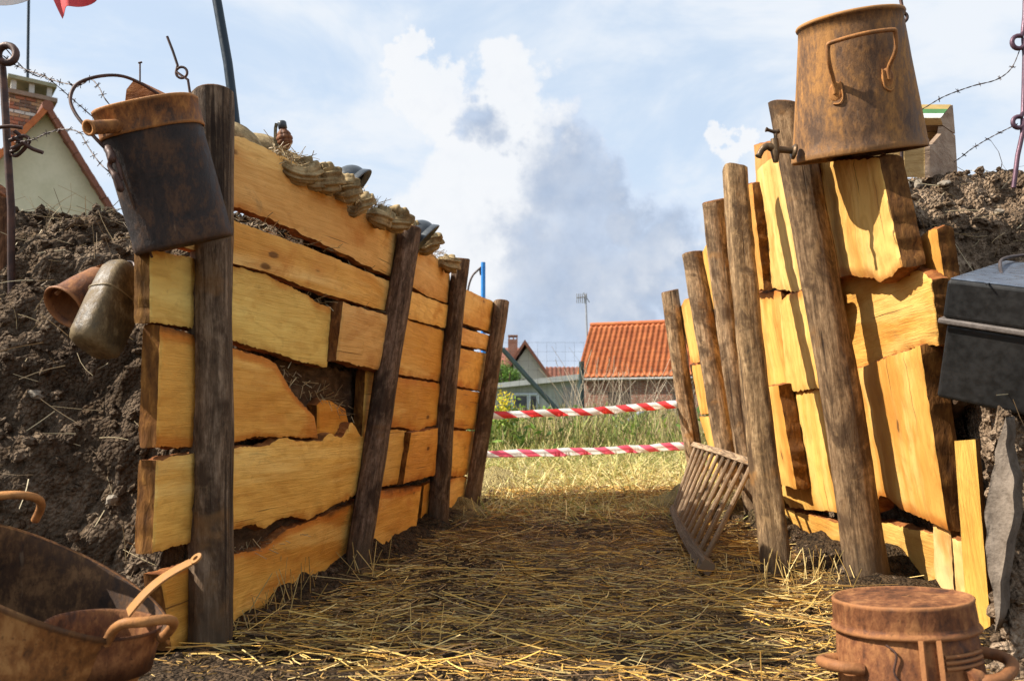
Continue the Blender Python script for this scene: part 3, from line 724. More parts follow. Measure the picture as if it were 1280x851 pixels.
# ------------------------------------------------------------------ black can hanging on the first left post
def image_frame(pb, pt):
    """frame on an axis from pb to pt: x to the picture's right, y towards the viewer"""
    z = (pt-pb).normalized(); v = (CAM-pb).normalized(); x = v.cross(z)*-1
    x = z.cross(v)*-1 if x.x < 0 else x
    B = frame(pb, z, x if x.x > 0 else -x)
    return B
pb, pt = at(232, 307, 2.03), at(182, 132, 1.94)
CAN = thing('hanging_can', pb, 'black oval carrying can with a rusty collar and spout, hung on the first left post', 'can')
Lc = (pt-pb).length; B = image_frame(pb, pt) @ Matrix.Rotation(math.radians(-16), 4, 'Z')
rx, ry = .121, .088
mb = MB(); mb.lathe([(0.2, .004), (.9, .002), (.975, .0), (1.0, .008), (1.005, .02), (.985, .03), (.99, Lc*.5), (.98, Lc*.84)], B, 56, 0, rx, ry, 2.7, fn=lambda a, t, r: 1+.006*math.sin(3*a+5*t)+.004*math.sin(7*a+t*9))
mb.build('body', M['rust_dark'], CAN)
mb = MB(); mb.lathe([(1.0, Lc*.80), (1.025, Lc*.803), (1.028, Lc*.82), (1.018, Lc*.83), (1.018, Lc*.978), (1.032, Lc*.982), (1.034, Lc), (1.015, Lc*1.005), (.96, Lc), (.94, Lc*.95), (.1, Lc*.93)], B, 56, 0, rx, ry, 2.7)
mb.build('collar', M['rust'], CAN)
s0, s1 = at(160, 157, 1.90), at(110, 160, 1.80)
mb = MB(); Bs = frame(s0, s1-s0, (0, 0, 1)); ls = (s1-s0).length
mb.lathe([(.0165, -.02), (.0165, ls*.95), (.019, ls*.97), (.019, ls), (.0125, ls), (.012, ls*.3), (.001, ls*.3)], Bs, 24)
mb.build('spout', M['rust'], CAN)
mb = MB(); hp = [(140, 192, 1.87), (128, 182, 1.86), (108, 160, 1.86), (93, 140, 1.87), (88, 122, 1.88), (97, 105, 1.9), (122, 96, 1.92), (150, 95, 1.96), (175, 104, 2.0), (206, 123, 2.02)]
mb.tube(spline([at(*p) for p in hp], 6), .0042, 8); mb.build('bail_handle', M['iron'], CAN)
mb = MB()
mb.tube(spline([at(133, 184, 1.87), at(140, 196, 1.855), at(137, 208, 1.86), at(145, 222, 1.855), at(152, 240, 1.86)], 5), [.006]+[.010]*7+[.006]*6+[.009]*6+[.004], 8)
mb.tube(spline([at(140, 190, 1.87), at(147, 205, 1.86), at(152, 225, 1.865)], 5), .005, 6)
mb.build('hanging_strap', M['iron'], CAN)
mb = MB(); mb.tube([at(149, 205, 1.875), at(190, 322, 1.985)], .0035, 6); mb.build('side_seam', M['rust_dark'], CAN)

# wood wedge behind the can
mb = MB(); mb.prism([at(156, 130, 2.03), at(158, 112, 2.03), at(166, 102, 2.03), at(178, 103, 2.03), at(207, 122, 2.03), at(205, 135, 2.03)], (.02, .10, .01))
tag(mb.build('wood_wedge', M['redbark']), 'rough reddish wood wedge sticking up behind the black can', 'wood block')

# mess tin and rusty cup on the left bank
pb, pt = at(118, 432, 2.05), at(160, 340, 2.16)
MT = thing('mess_tin', pb, 'olive kidney-shaped mess tin lying against the end of the left planks', 'mess tin')
z = (pt-pb); Lm = z.length; B = image_frame(pb, pt) @ Matrix.Rotation(math.radians(38), 4, 'Z')
mb = MB(); mb.lathe([(.02, -.012), (.7, -.012), (.93, -.002), (1.0, .02), (1.02, Lm*.5), (1.0, Lm*.8), (.96, Lm*.92), (.82, Lm*1.0), (.5, Lm*1.04), (.02, Lm*1.05)], B, 44, 0, .066, .046, 3.6, fn=lambda a, t, r: 1-.06*max(0, math.sin(a))**6)
mb.build('body', M['tin'], MT)
mb = MB(); mb.lathe([(1.0, Lm*.60), (1.035, Lm*.605), (1.035, Lm*.62), (1.0, Lm*.625)], B, 44, 0, .067, .047, 3.6)
mb.build('lid_rim', M['tin'], MT)
mb = MB(); mb.tube(spline([at(150, 338, 2.18), at(158, 328, 2.2), at(168, 330, 2.2), at(166, 344, 2.16)], 5), .004, 6); mb.build('handle', M['wire'], MT)
pb, pt = at(80, 384, 2.14), at(128, 356, 2.24)
RC = thing('rusty_cup', pb, 'open red-rusted cup lying on its side beside the olive mess tin', 'cup')
B = frame(pb, pt-pb, (0, 0, 1)); Lr = (pt-pb).length
mb = MB(); mb.lathe([(.84, .02), (.90, .0), (.99, -.004), (1.03, 0), (1.0, .008), (.93, .02), (.95, Lr*.5), (.90, Lr), (.5, Lr*1.05), (.02, Lr*1.05)], B, 36, 0, .062, .066)
mb.lathe([(.86, .012), (.84, Lr*.9), (.02, Lr*.92)], B, 36, 0, .060, .063)
mb.build('body', M['rust_red'], RC)
mb = MB(); mb.tube(spline([at(70, 368, 2.12), at(88, 352, 2.15), at(120, 335, 2.22), at(142, 328, 2.26)], 6), .006, 4, flat=(0, 0, 1)); mb.build('strap_handle', M['rust_red'], RC)
mb = MB(); mb.tube(spline([at(95, 356, 2.14), at(102, 347, 2.16), at(115, 346, 2.2), at(118, 358, 2.2)], 6), .003, 6); mb.build('wire_loop', M['wire'], RC)
pb = at(134, 348, 2.27)
mb = MB(); B = frame(pb, (.6, .7, .1), (0, 0, 1)); mb.lathe([(.02, .1), (.9, .1), (1, .08), (1, .0), (.93, 0), (.93, .07), (.02, .07)], B, 28, 0, .036, .030)
tag(mb.build('small_tin', M['rust_red']), 'small dark open tin tucked behind the mess tin on the earth bank', 'tin')

# ------------------------------------------------------------------ cauldron and saucepan in the bottom left corner
Rr = Vector((1, 0, 0)); Uu = Vector((0, -math.sin(PITCH), math.cos(PITCH)))
Mc = at(62, 722, 1.5); vr = (Mc-CAM).normalized()
up = (Uu - vr*vr.dot(Uu)).normalized(); rt = vr.cross(up)
nrm = (rt*.50 + up*.82 - vr*.275).normalized()
CD = thing('iron_cauldron', Mc-nrm*.26, 'large rusty round cauldron tipped on its side at the foot of the left bank', 'cauldron')
B = frame(Mc, nrm, rt); Rc = .228
mb = MB(); mb.lathe([(1.0, 0), (1.018, .003), (1.022, -.006), (1.0, -.012), (1.01, -.06), (1.0, -.12), (.95, -.18), (.82, -.235), (.55, -.27), (.02, -.28)], B, 72, 0, Rc, Rc, fn=lambda a, t, r: 1+.006*math.sin(3*a+2))
mb.lathe([(1.0, 0), (.985, -.003), (.975, -.06), (.965, -.12), (.91, -.175), (.78, -.225), (.5, -.258), (.02, -.265)], B, 72, 1, Rc, Rc, fn=lambda a, t, r: 1+.006*math.sin(3*a+2))
mb.build('bowl', [mat_rust('rust_orange', (.10, .045, .018), (.26, .105, .030), (.42, .21, .07)), mat_rust('cauldron_inside', (.026, .014, .009), (.075, .038, .019), (.20, .105, .048), rough=.9)], CD, fixn=False)  # inner wall darker and browner than the outside
def rim_pt(deg, dr=0, dh=0):
    a = math.radians(deg); return B @ Vector(((Rc+dr)*math.cos(a), (Rc+dr)*math.sin(a), dh))
def cam_px(p):
    q = Vector(p)-CAM; fy = q.y*math.cos(PITCH)+q.z*math.sin(PITCH); uz = -q.y*math.sin(PITCH)+q.z*math.cos(PITCH)
    return (CX+F*q.x/fy, CY-F*uz/fy)
mb = MB(); mb.tube(spline([at(-22, 646, 1.64), at(-14, 624, 1.62), at(5, 619, 1.62), at(30, 619, 1.63), at(48, 624, 1.66), at(51, 634, 1.69), at(44, 650, 1.71)], 6), .0085, 10); mb.build('handle', M['rust'], CD)
mb = MB(); mb.tube(spline([at(133, 804, 1.38), at(142, 787, 1.37), at(155, 779, 1.36), at(180, 777, 1.36), at(206, 774, 1.38), at(217, 778, 1.41), at(210, 790, 1.44), at(200, 797, 1.45)], 6), .0085, 10); mb.build('handle', M['rust'], CD)
ps = at(131, 779, 1.455); SPn = (Vector((0, 0, 1)) + Vector((.10, 0, 0))).normalized()
SP = thing('saucepan', ps-SPn*.07, 'small rusty saucepan with a long flat handle lying inside the big cauldron', 'saucepan')
B2 = frame(ps, SPn, (1, 0, 0)); rp = .094
mb = MB(); mb.lathe([(1.0, 0), (1.015, .002), (1.015, -.004), (1.0, -.007), (.97, -.04), (.93, -.075), (.02, -.078)], B2, 48, 0, rp, rp)
mb.lathe([(1.0, 0), (.975, -.003), (.94, -.04), (.90, -.07), (.02, -.072)], B2, 48, 0, rp, rp)
mb.build('pan', M['rust_red'], SP, fixn=False)
h0, h1 = at(160, 766, 1.52), at(246, 697, 1.56)
ax = (h1-h0).normalized(); sd_ = ax.cross(Vector((-.55, -.6, .6))).normalized(); nn = sd_.cross(ax)
mb = MB(); Lh = (h1-h0).length; V = []
for j in range(13):
    t = j/12; w = .0145*(1-.22*t); c = h0+ax*(Lh-.012)*t+nn*(.012*math.sin(t*3.1))
    V += [c-sd_*w+nn*.002, c+sd_*w+nn*.002, c+sd_*w-nn*.002, c-sd_*w-nn*.002]
mb.add(V, [(j*4+k, j*4+(k+1) % 4, j*4+4+(k+1) % 4, j*4+4+k) for j in range(12) for k in range(4)], 0, False)
Bh = frame(h1-ax*.002, nn, ax); mb.lathe([(.0055, .002), (.0125, .002), (.0125, -.002), (.0055, -.002), (.0055, .002)], Bh, 20, 0, smooth=False)
mb.build('pan_handle', M['rust_light'], SP)

# ------------------------------------------------------------------ urn with a tap on the right wall
pb, pt = at(1073, 193, 2.70), at(1062, 27, 2.60)
UR = thing('boiler_urn', pb, 'big rusty cone-shaped boiler urn with a tap standing on top of the right wall', 'urn')
Lu = (pt-pb).length; B = image_frame(pb, pt); r0, r1 = .216, .165
prof = [(.02, .012), (r0*.96, .012), (r0*.985, -.004), (r0*1.0, -.006), (r0*1.012, .0), (r0*1.008, .016), (r0*.995, .02)]
for k in range(1, 12): prof.append((r0*.995+(r1-r0)*k/12, .02+(Lu-.03)*k/12))
prof += [(r1*1.0, Lu-.008), (r1*1.035, Lu-.006), (r1*1.045, Lu), (r1*1.03, Lu+.006), (r1*.99, Lu+.005), (r1*.97, Lu-.03), (.02, Lu-.05)]
mb = MB(); mb.lathe(prof, B, 72, fn=lambda a, t, r: 1+.006*math.sin(2*a+1)+.012*fr((math.cos(a)*1.6, math.sin(a)*1.6, t*3), 3)); mb.build('body', M['rust_light'], UR)
mb = MB(); mb.tube([B @ Vector((-(r0*1.0+(r1-r0)*q)*.985*.96, -(r0+(r1-r0)*q)*.985*.285, .03+(Lu-.05)*q)) for q in np.linspace(0, 1, 12)], .004, 6); mb.build('side_seam', M['rust_light'], UR)
def urn_pt(deg, h, out):
    r = r0*.995+(r1-r0)*(h/Lu)+out; a = math.radians(-90+deg) if (B @ Vector((0, -1, 0)) - CAM).length < (B @ Vector((0, 1, 0)) - CAM).length else math.radians(90-deg)
    return B @ Vector((r*math.cos(a), r*math.sin(a), h))
mb = MB()
mb.tube(spline([urn_pt(-17, Lu*.44, .003), urn_pt(-17, Lu*.52, .012), urn_pt(-17, Lu*.66, .052), urn_pt(-16.5, Lu*.76, .062), urn_pt(-13, Lu*.785, .064), urn_pt(8, Lu*.80, .066), urn_pt(29, Lu*.80, .064), urn_pt(33, Lu*.775, .06), urn_pt(33, Lu*.66, .05), urn_pt(32, Lu*.56, .012), urn_pt(32, Lu*.48, .003)], 6), .0070, 10)
for dg, hh in ((-17, .45), (32, .49)):
    c = urn_pt(dg, Lu*hh, .001); nr = (urn_pt(dg, Lu*hh, .1)-c).normalized()
    mb.lathe([(.001, .0035), (.018, .003), (.023, .001), (.025, -.006)], frame(c, nr, B.to_3x3() @ Vector((0, 0, 1))), 20, 0, 1.35, .9)
mb.build('handle', M['rust'], UR)
mb = MB()
mb.tube(spline([urn_pt(-19, Lu*.37, .002), urn_pt(-13, Lu*.365, .004), urn_pt(-10, Lu*.41, .004), urn_pt(-12, Lu*.52, .003)], 6), .003, 6); mb.build('handle_plate', M['rust'], UR); mb = MB()
mb.tube(spline([urn_pt(27, Lu*.56, .003), urn_pt(27, Lu*.44, .004), urn_pt(32, Lu*.40, .004), urn_pt(36, Lu*.42, .003)], 6), .003, 6)
mb.build('handle_plate', M['rust'], UR)
YT = 2.66
TP = MB(); TP.tube([at(995, 189, YT), at(984, 188, YT), at(972, 187, YT)], [.0125, .011, .012], 12)
TP.lathe([(.001, .0), (.026, .0), (.026, .006), (.018, .012), (.001, .012)], frame(at(994, 190, YT), at(980, 188, YT)-at(994, 190, YT), (0, 0, 1)), 20)
TP.tube([at(968, 174, YT), at(968.5, 182, YT), at(969, 190, YT), at(969.5, 198, YT), at(969.5, 203, YT)], [.013, .0145, .016, .012, .008], 14)
TP.tube(spline([at(970, 188, YT), at(960, 183, YT), at(953, 187, YT), at(948, 196, YT)], 6), [.014]*6+[.012]*6+[.0105]*6+[.0125], 12)
tp = TP.build('tap', M['brass'], UR)
mb = MB(); mb.tube([at(969, 176, YT), at(970, 164, YT)], .006, 10); mb.tube(spline([at(957, 162, YT), at(961, 163, YT), at(968, 165, YT), at(974, 164, YT)], 4), [.008, .0085, .008, .006, .0055, .0055, .0055, .006, .0075, .0075, .0085, .009, .007], 10)
mb.build('tap_handle', M['brass'], tp)

# ------------------------------------------------------------------ stove bottom right
YS = 1.6; pb = at(1130, 851, YS); pb.z = -.01
ST = thing('iron_stove', pb, 'squat rusty iron stove with a lid and side handles on the ground at right', 'stove')
topc = at(1126, 745, YS); axs = (Vector((topc.x-.006, topc.y-.01, topc.z))-Vector((pb.x, pb.y, 0))).normalized()
axs = (Vector((0, 0, 1))+Vector((-.055, .060, 0))).normalized()
B = frame(topc-axs*.27, axs, (1, 0, 0)); Hs = .27
mb = MB(); mb.lathe([(.136, 0), (.134, .04), (.131, .12), (.126, .19), (.122, .215), (.118, .222)], B, 64, fn=lambda a, t, r: 1+.025*fr((math.cos(a)*1.8, math.sin(a)*1.8, t*2), 3)); mb.build('body', M['rust_red'], ST)
mb = MB(); mb.lathe([(.122, .210), (.131, .212), (.133, .217), (.130, .222), (.127, .224), (.128, .230), (.1265, .262), (.128, .268), (.124, .271), (.119, .266), (.10, .265), (.08, .267), (.06, .266), (.04, .269), (.02, .268), (.001, .270)], B, 64, fn=lambda a, t, r: 1+.022*fr((math.cos(a)*1.7+4, math.sin(a)*1.7, t*2), 3)); mb.build('lid', M['rust_red'], ST)
def st(deg, h, out=0):
    a = math.radians(-90+deg); r = .128+out+(.136-.128)*(1-h/.2); return B @ Vector((r*math.cos(a), r*math.sin(a), h))
mb = MB()
for dg in (-14, -1): mb.tube([st(dg, .215, .003), st(dg-2, .1, .006), st(dg-3, 0, .006)], .006, 4, flat=axs)
for k, q in enumerate((.165, .175, .185)): mb.tube([st(d_, q, .001) for d_ in range(2, 50, 6)], .0035, 6)
mb.build('strut', M['rust_red'], ST)
mb = MB()
V = [st(-34+i*3, h_, .0022) for h_ in (.005, .05, .095) for i in range(9)]
mb.add(V, [(j*9+i, j*9+i+1, j*9+10+i, j*9+9+i) for j in range(2) for i in range(8)], 0, True); mb.build('opening_patch', mat_plain('opening_dark', (.008, .007, .006), (.02, .016, .013), 20, .9), ST)  # dark patch laid on the body, painting the shade inside an opening
mb = MB(); mb.tube(spline([st(22, .140, .0), st(26, .143, .022), st(40, .145, .035), st(62, .153, .042), st(74, .160, .03), st(80, .165, .0)], 6), .011, 10)
mb.tube([st(18, .140, .004), st(25, .142, .006), st(31, .143, .003)], [.02, .022, .016], 10); mb.build('handle', M['rust_red'], ST)
mb = MB(); mb.tube(spline([st(-62, .155, 0), st(-70, .16, .03), st(-84, .16, .04), st(-98, .155, .03), st(-104, .155, 0)], 6), .011, 10); mb.build('handle', M['rust_red'], ST)
mb = MB(); mb.tube(spline([st(-40, .205, .003), st(-33, .19, .004), st(-36, .16, .004), st(-32, .135, .004), st(-36, .12, .004)], 5), .0022, 6); mb.build('latch_wire', M['iron'], ST)

# ------------------------------------------------------------------ slatted hay rack leaning on the right posts
b0, b1 = on_floor(842, 648)+Vector((0, 0, .060)), on_floor(882, 724)+Vector((0, 0, .055))
t0, t1 = on_R(868, 557, .20), on_R(943, 581, .20)
RK = thing('slatted_rack', b1, 'grey wooden slatted hay rack leaning against the posts of the right wall', 'rack')
mb = MB(); dn = (t0-b0).normalized(); e = (b1-b0).normalized()
bowl = [b0.lerp(b1, k/8)+Vector((-.012*math.sin(math.pi*k/8), 0, 0)) for k in range(9)]
mb.tube([b0-e*.03]+bowl+[b1+e*.05], [.020, .023]+[.024+.010*k/8 for k in range(1, 9)]+[.034], 4, flat=dn)
mb.build('bottom_rail', M['post'], RK, color=(1.75, 1.66, 1.55))
mb = MB(); e2 = (t1-t0).normalized(); mb.tube([t0-e2*.03]+[t0.lerp(t1, k/8)+Vector((0, 0, .006*math.sin(math.pi*k/8))) for k in range(9)]+[t1+e2*.03], .027, 4, flat=dn)
mb.build('top_rail', M['post'], RK, color=(1.75, 1.66, 1.55))
NS = 11
for k in range(NS):
    u = .03+.94*k/(NS-1); a_ = bowl[min(7, int(u*8))].lerp(bowl[min(7, int(u*8))+1], u*8-min(7, int(u*8))); c_ = t0.lerp(t1, u)
    mb = MB(); mb.tube([a_, a_.lerp(c_, .5)+Vector((random.uniform(-.003, .003), random.uniform(-.003, .003), 0)), c_], .0125, 8); mb.build('slat', M['post'], RK, color=(1.6, 1.5, 1.4))

# ------------------------------------------------------------------ black trunk on the right bank
A = at(1184, 349, 2.2); d1 = (at(1429, 378, 1.9)-A).normalized(); d2 = at(1276, 314, 2.75)-A
d2 = (d2-d1*d2.dot(d1)).normalized(); nt = d1.cross(d2).normalized()
if nt.z < 0: nt = -nt
TR = thing('metal_chest', A+d1*.4+d2*.25-nt*.34, 'black metal chest with a wire lid handle lying tilted in the right earth bank', 'chest')
Rm = Matrix((d1, d2, nt)).transposed()
def rbox(mb, c, size, R, bev=.012, mi=0):
    bm = bmesh.new(); bmesh.ops.create_cube(bm, size=1.0)
    for v in bm.verts: v.co = Vector((v.co.x*size[0], v.co.y*size[1], v.co.z*size[2]))
    bmesh.ops.bevel(bm, geom=bm.edges[:], offset=bev, segments=3, affect='EDGES', profile=.5)
    bm.verts.index_update()
    mb.add([R @ v.co + Vector(c) for v in bm.verts], [tuple(v.index for v in f.verts) for f in bm.faces], mi, False); bm.free()
Lt, Wt = .80, .50
cc = A+d1*(Lt/2)+d2*(Wt/2)
mb = MB(); rbox(mb, cc-nt*.055, (Lt, Wt, .11), Rm, .010); lid = mb.build('lid', M['trunk'], TR)
mb = MB(); rbox(mb, cc+nt*.0015, (Lt-.012, Wt-.012, .005), Rm, .002); mb.build('lid_sky_sheen', mat_plain('sky_sheen_blue', (.085, .105, .14), (.17, .20, .25), 4, .34, .6, .08, .002, .6), lid)  # added top sheet; the sky's reflection is put into its blue colour
mb = MB(); rbox(mb, cc-nt*.118, (Lt+.016, Wt+.016, .016), Rm, .005); mb.build('rim_band', mat_plain('worn_band', (.10, .085, .075), (.20, .17, .15), 20, .6, .3), TR)
mb = MB(); rbox(mb, cc-nt*.235, (Lt-.02, Wt-.02, .22), Rm, .012); mb.build('body', M['trunk'], TR)
def lidpt(px, py, up=0.0):
    d = ray(px, py); Y = (A-CAM).dot(nt)/d.dot(nt); return CAM+d*Y+nt*up
mb = MB(); mb.tube(spline([lidpt(1252, 343, .0), lidpt(1249, 336, .018), lidpt(1254, 331, .02), lidpt(1268, 328, .02), lidpt(1284, 328, .02), lidpt(1290, 336, .0)], 5), .005, 8); mb.build('lid_handle', M['wire'], lid)
mb = MB(); mb.tube([lidpt(1233, 356, .001), lidpt(1262, 344, .001), lidpt(1300, 336, .001)], .0025, 6); mb.build('lid_seam', M['trunk'], lid)

# ------------------------------------------------------------------ striped wooden box on the right bank
def bx(px, py):
    Y = 3.0+.22*(px-1162)/35.0; return at(px, py, Y)
Wv = Vector((-.34, .03, .012))
BX = thing('wooden_box', bx(1162, 216)+Wv*.5, 'open-fronted wooden box with a green and white striped lid on the right bank', 'box')
side_poly = [bx(1162, 222), bx(1162, 184), bx(1177, 167), bx(1178.5, 158), bx(1194, 169), bx(1197, 218)]
greyw = mat_bark('grey_board', (.25, .165, .11), (.38, .265, .18), (.48, .36, .26), .7)
tanw = mat_bark('tan_board', (.42, .26, .10), (.58, .38, .16), (.68, .48, .23), .7)
mb = MB(); mb.prism(side_poly, Wv*.05); mb.build('side_panel', greyw, BX)
mb = MB(); mb.prism([p+Wv*.95 for p in side_poly], Wv*.05); mb.build('side_panel', greyw, BX)
f0, f1, back = side_poly[0], side_poly[1], (side_poly[5]-side_poly[0])
mb = MB(); mb.prism([f0+Wv*.052, f1+Wv*.052, f1+back*.1+Wv*.052, f0+back*.1+Wv*.052], Wv*.895); mb.build('front_board', tanw, BX)
bt = side_poly[4]
mb = MB(); mb.prism([side_poly[5]+Wv*.052, bt+Vector((0, 0, .012))+Wv*.052, bt+Vector((0, 0, .012))-back*.1+Wv*.052, side_poly[5]-back*.1+Wv*.052], Wv*.895); mb.build('back_board', tanw, BX)
lp_ = [bx(1175.5, 149), bx(1189, 132), bx(1191, 131.5), bx(1194, 167.5), bx(1178, 156.5)]
mb = MB(); mb.prism(lp_, Wv); ld = mb.build('lid', [greyw], BX)
fn_ = ((lp_[1]-lp_[0]).cross(Wv)).normalized(); fn_ = fn_ if fn_.y < 0 else -fn_
for (u0, u1, cname, c0) in ((.02, .33, 'white_stripe', (.72, .74, .70)), (.33, .66, 'green_stripe', (.07, .20, .06)), (.66, .99, 'yellow_board', (.44, .30, .10))):
    p, q = lp_[0].lerp(lp_[1], u0)+fn_*.0015+Wv*.004, lp_[0].lerp(lp_[1], u1)+fn_*.0015+Wv*.004
    mb = MB(); mb.prism([p, q, q+fn_*.003, p+fn_*.003], Wv*.992); mb.build(cname, mat_plain(cname, c0, tuple(c*.8 for c in c0), 14, .7), ld)
mb = MB(); mb.prism([lp_[0]-Vector((0, 0, .003))+Wv*.004, lp_[0]+fn_*.006-Vector((0, 0, .003))+Wv*.004, lp_[4]+fn_*.006+Wv*.004, lp_[4]+Wv*.004], Wv*.992); mb.build('front_lip', tanw, ld)

# ------------------------------------------------------------------ sandbags, helmets and grenade on the left wall
def sandbag(px, py, size, neck, seed, label, lift=0.0, tailup=.35):
    base = on_L(px, py, .0)+Vector((0, 0, lift))
    outw = Vector((1, -.25, 0)).normalized(); along = Vector((.19, 1, -.25)).normalized()
    n = 54; cen = []; rad = []
    for j in range(n+1):
        t = j/n
        if t < .62:
            u = t/.62; r = size*math.sqrt(max(0, 1-(2*u-1)**2*.97))*(1 if u < .6 else 1-.50*((u-.6)/.4)**2)
        else:
            u = (t-.62)/.38
            r = neck*(.62+.22*(1-smooth(0, .2, u))+.50*smooth(.32, .8, u)+.10*math.sin(u*16+seed))
            if u > .86: r *= math.sqrt(max(.03, 1-((u-.86)/.14)**2))
        rad.append(max(.004, r))
        q = max(0, t-.58)/.42
        c = base+outw*(-.33+.37*min(t, .86)/.86)+along*((.05+.11*abs(math.sin(seed*2.3)))*q**1.3)
        c.z += size*.95*(1-smooth(.32, .70, t))-.022*math.sin(q*math.pi)+tailup*.05*smooth(.78, 1, t)
        cen.append(c)
    V = []; seg = 56; mb = MB()
    for j, (c, r) in enumerate(zip(cen, rad)):
        t = j/n; pl_ = smooth(.42, .62, t)
        tg = (cen[min(j+1, n)]-cen[max(j-1, 0)]).normalized(); sx_ = tg.cross(Vector((0, 0, 1))).normalized(); uz = sx_.cross(tg)
        for k in range(seg):
            a = 2*math.pi*k/seg
            w = 1+pl_*(.10*math.sin(8*a+seed+2.5*t)+.07*math.sin(13*a+seed*2-4*t))+.07*fr((math.cos(a)*1.3+seed, math.sin(a)*1.3, t*5), 3)+pl_*.13*fr((math.cos(a)*2.5+seed, math.sin(a)*2.5, t*11), 3)
            fl = .74 if t < .55 else .9
            V.append(c+sx_*math.cos(a)*r*w*1.08+uz*math.sin(a)*r*w*fl+along*pl_*.030*fr((seed*3, t*6, 2), 2)+Vector((0, 0, pl_*.022*fr((seed*5, t*7, 8), 2))))
    mb.add(V, [(j*seg+k, j*seg+(k+1) % seg, (j+1)*seg+(k+1) % seg, (j+1)*seg+k) for j in range(n) for k in range(seg)], 0, True)
    mb.add(V[:seg], [tuple(range(seg))]); mb.add(V[-seg:], [tuple(reversed(range(seg)))])
    th_ = thing('sandbag', base+outw*-.25, label, 'sandbag', 'sandbags along the top of the left wall')
    mb.build('sack', M['burlap'], th_)
    kk = int(.70*n); c = cen[kk]
    mb = MB(); tg = (cen[kk+1]-cen[kk-1]).normalized(); Bk = frame(c, tg, (0, 0, 1)); rr = rad[kk]*1.05
    for q in range(3): mb.tube([Bk @ Vector((rr*math.cos(a)*1.04, rr*math.sin(a)*1.04, .005*(q-1)+.002*math.sin(a))) for a in np.linspace(0, 6.283, 18)], .0032, 6, cap=False)
    mb.build('tie_string', mat_string, th_)
mat_string = mat_plain('sisal', (.33, .25, .13), (.50, .40, .24), 60, .9)
sandbag(352, 195, .078, .040, 1.0, 'first sandbag behind the near post, with the grenade on it', -.005, .6)
sandbag(388, 215, .088, .050, 2.7, 'sandbag with a big ruffled tail between the grenade and the nearer helmet', -.005, .5)
sandbag(415, 230, .078, .046, 4.1, 'sandbag whose tied neck stands just left of the nearer helmet', .0, .9)
sandbag(456, 257, .062, .038, 5.3, 'flat sandbag lying right of the nearer helmet', -.01, .2)
sandbag(480, 268, .072, .046, 6.9, 'sandbag with a ruffled tail beside the top of the second post', .0, .6)
sandbag(524, 299, .074, .050, 8.2, 'sandbag in front of the farther helmet beyond the second post', .0, .5)
sandbag(548, 322, .064, .044, 9.6, 'last sandbag drooping beside the third post', .0, .3)
for q_, (px_, py_, nk) in enumerate([(372, 205, .032), (403, 224, .040), (436, 246, .030), (470, 264, .036), (498, 281, .026), (536, 309, .036)]):
    if q_ % 2: continue
    sandbag(px_, py_, .060, nk, 11.3+1.9*q_, ['small knotted sandbag under the grenade bag', 'small knotted sandbag below the pale round sandbag', 'small knotted sandbag directly under the nearer helmet', 'small knotted sandbag midway between the nearer helmet and the second post', 'small knotted sandbag touching the top of the second post', 'small knotted sandbag directly under the farther helmet'][q_], -.012, .9)
def helmet(px, py, Y, r, axis, label):
    c = at(px, py, Y); B = frame(c, axis, (1, 0, 0)); hp = [(r*1.17, -.018*r/.13), (r*1.18, -.012*r/.13), (r*1.03, .006), (r*1.01, .02)]
    th_ = thing('steel_helmet', c-Vector((0, 0, r)), label, 'helmet', 'steel helmets on the sandbags')
    mb = MB(); mb.lathe([(r*1.0, .004)]+[(r*math.cos(a), r*.86*math.sin(a)+.012) for a in np.linspace(.1, 1.55, 12)]+[(.001, r*.86+.012)], B, 40, 0, 1.0, 1.12); mb.build('dome', M['steel'], th_)
    mb = MB(); mb.lathe([(r*.99, .010), (r*1.04, .008), (r*1.20, -.010), (r*1.215, -.013), (r*1.20, -.016), (r*1.02, .0), (r*.97, .002)], B, 40, 0, 1.0, 1.12); mb.build('brim', M['steel'], th_)
helmet(440, 234, 2.98, .080, (-.75, -.15, .62), 'blue-grey steel helmet lying on the sandbags nearer the first post')
helmet(526, 300, 3.42, .084, (-.7, -.15, .66), 'blue-grey steel helmet lying on the sandbags beyond the second post')
gp = at(358, 187, 2.58); GR = thing('grenade', gp, 'small rusty pineapple hand grenade standing on the first sandbag', 'grenade')
B = frame(gp, (-.18, -.05, 1), (1, 0, 0)); hg = .072
gprof = [(.006, 0)]+[(.027*math.sin(.35+2.45*k/24), hg*k/24) for k in range(25)]
mb = MB(); mb.lathe(gprof, B, 40, fn=lambda a, t, r: 1-.13*(abs(math.cos(4*a))**14)-.12*(abs(math.cos(math.pi*4.5*t))**10)); mb.build('body', M['rust_red'], GR)
mb = MB(); mb.lathe([(.012, hg*.98), (.0145, hg), (.0145, hg+.02), (.011, hg+.024), (.001, hg+.024)], B, 18); mb.build('fuse_cap', M['steel'], GR)
mb = MB(); mb.tube([B @ Vector((-.018, 0, hg+.020)), B @ Vector((-.024, 0, hg+.004)), B @ Vector((-.031, 0, hg*.55)), B @ Vector((-.030, 0, hg*.25))], .006, 4, flat=(0, 1, 0)); mb.build('lever', M['mossbark'], GR)

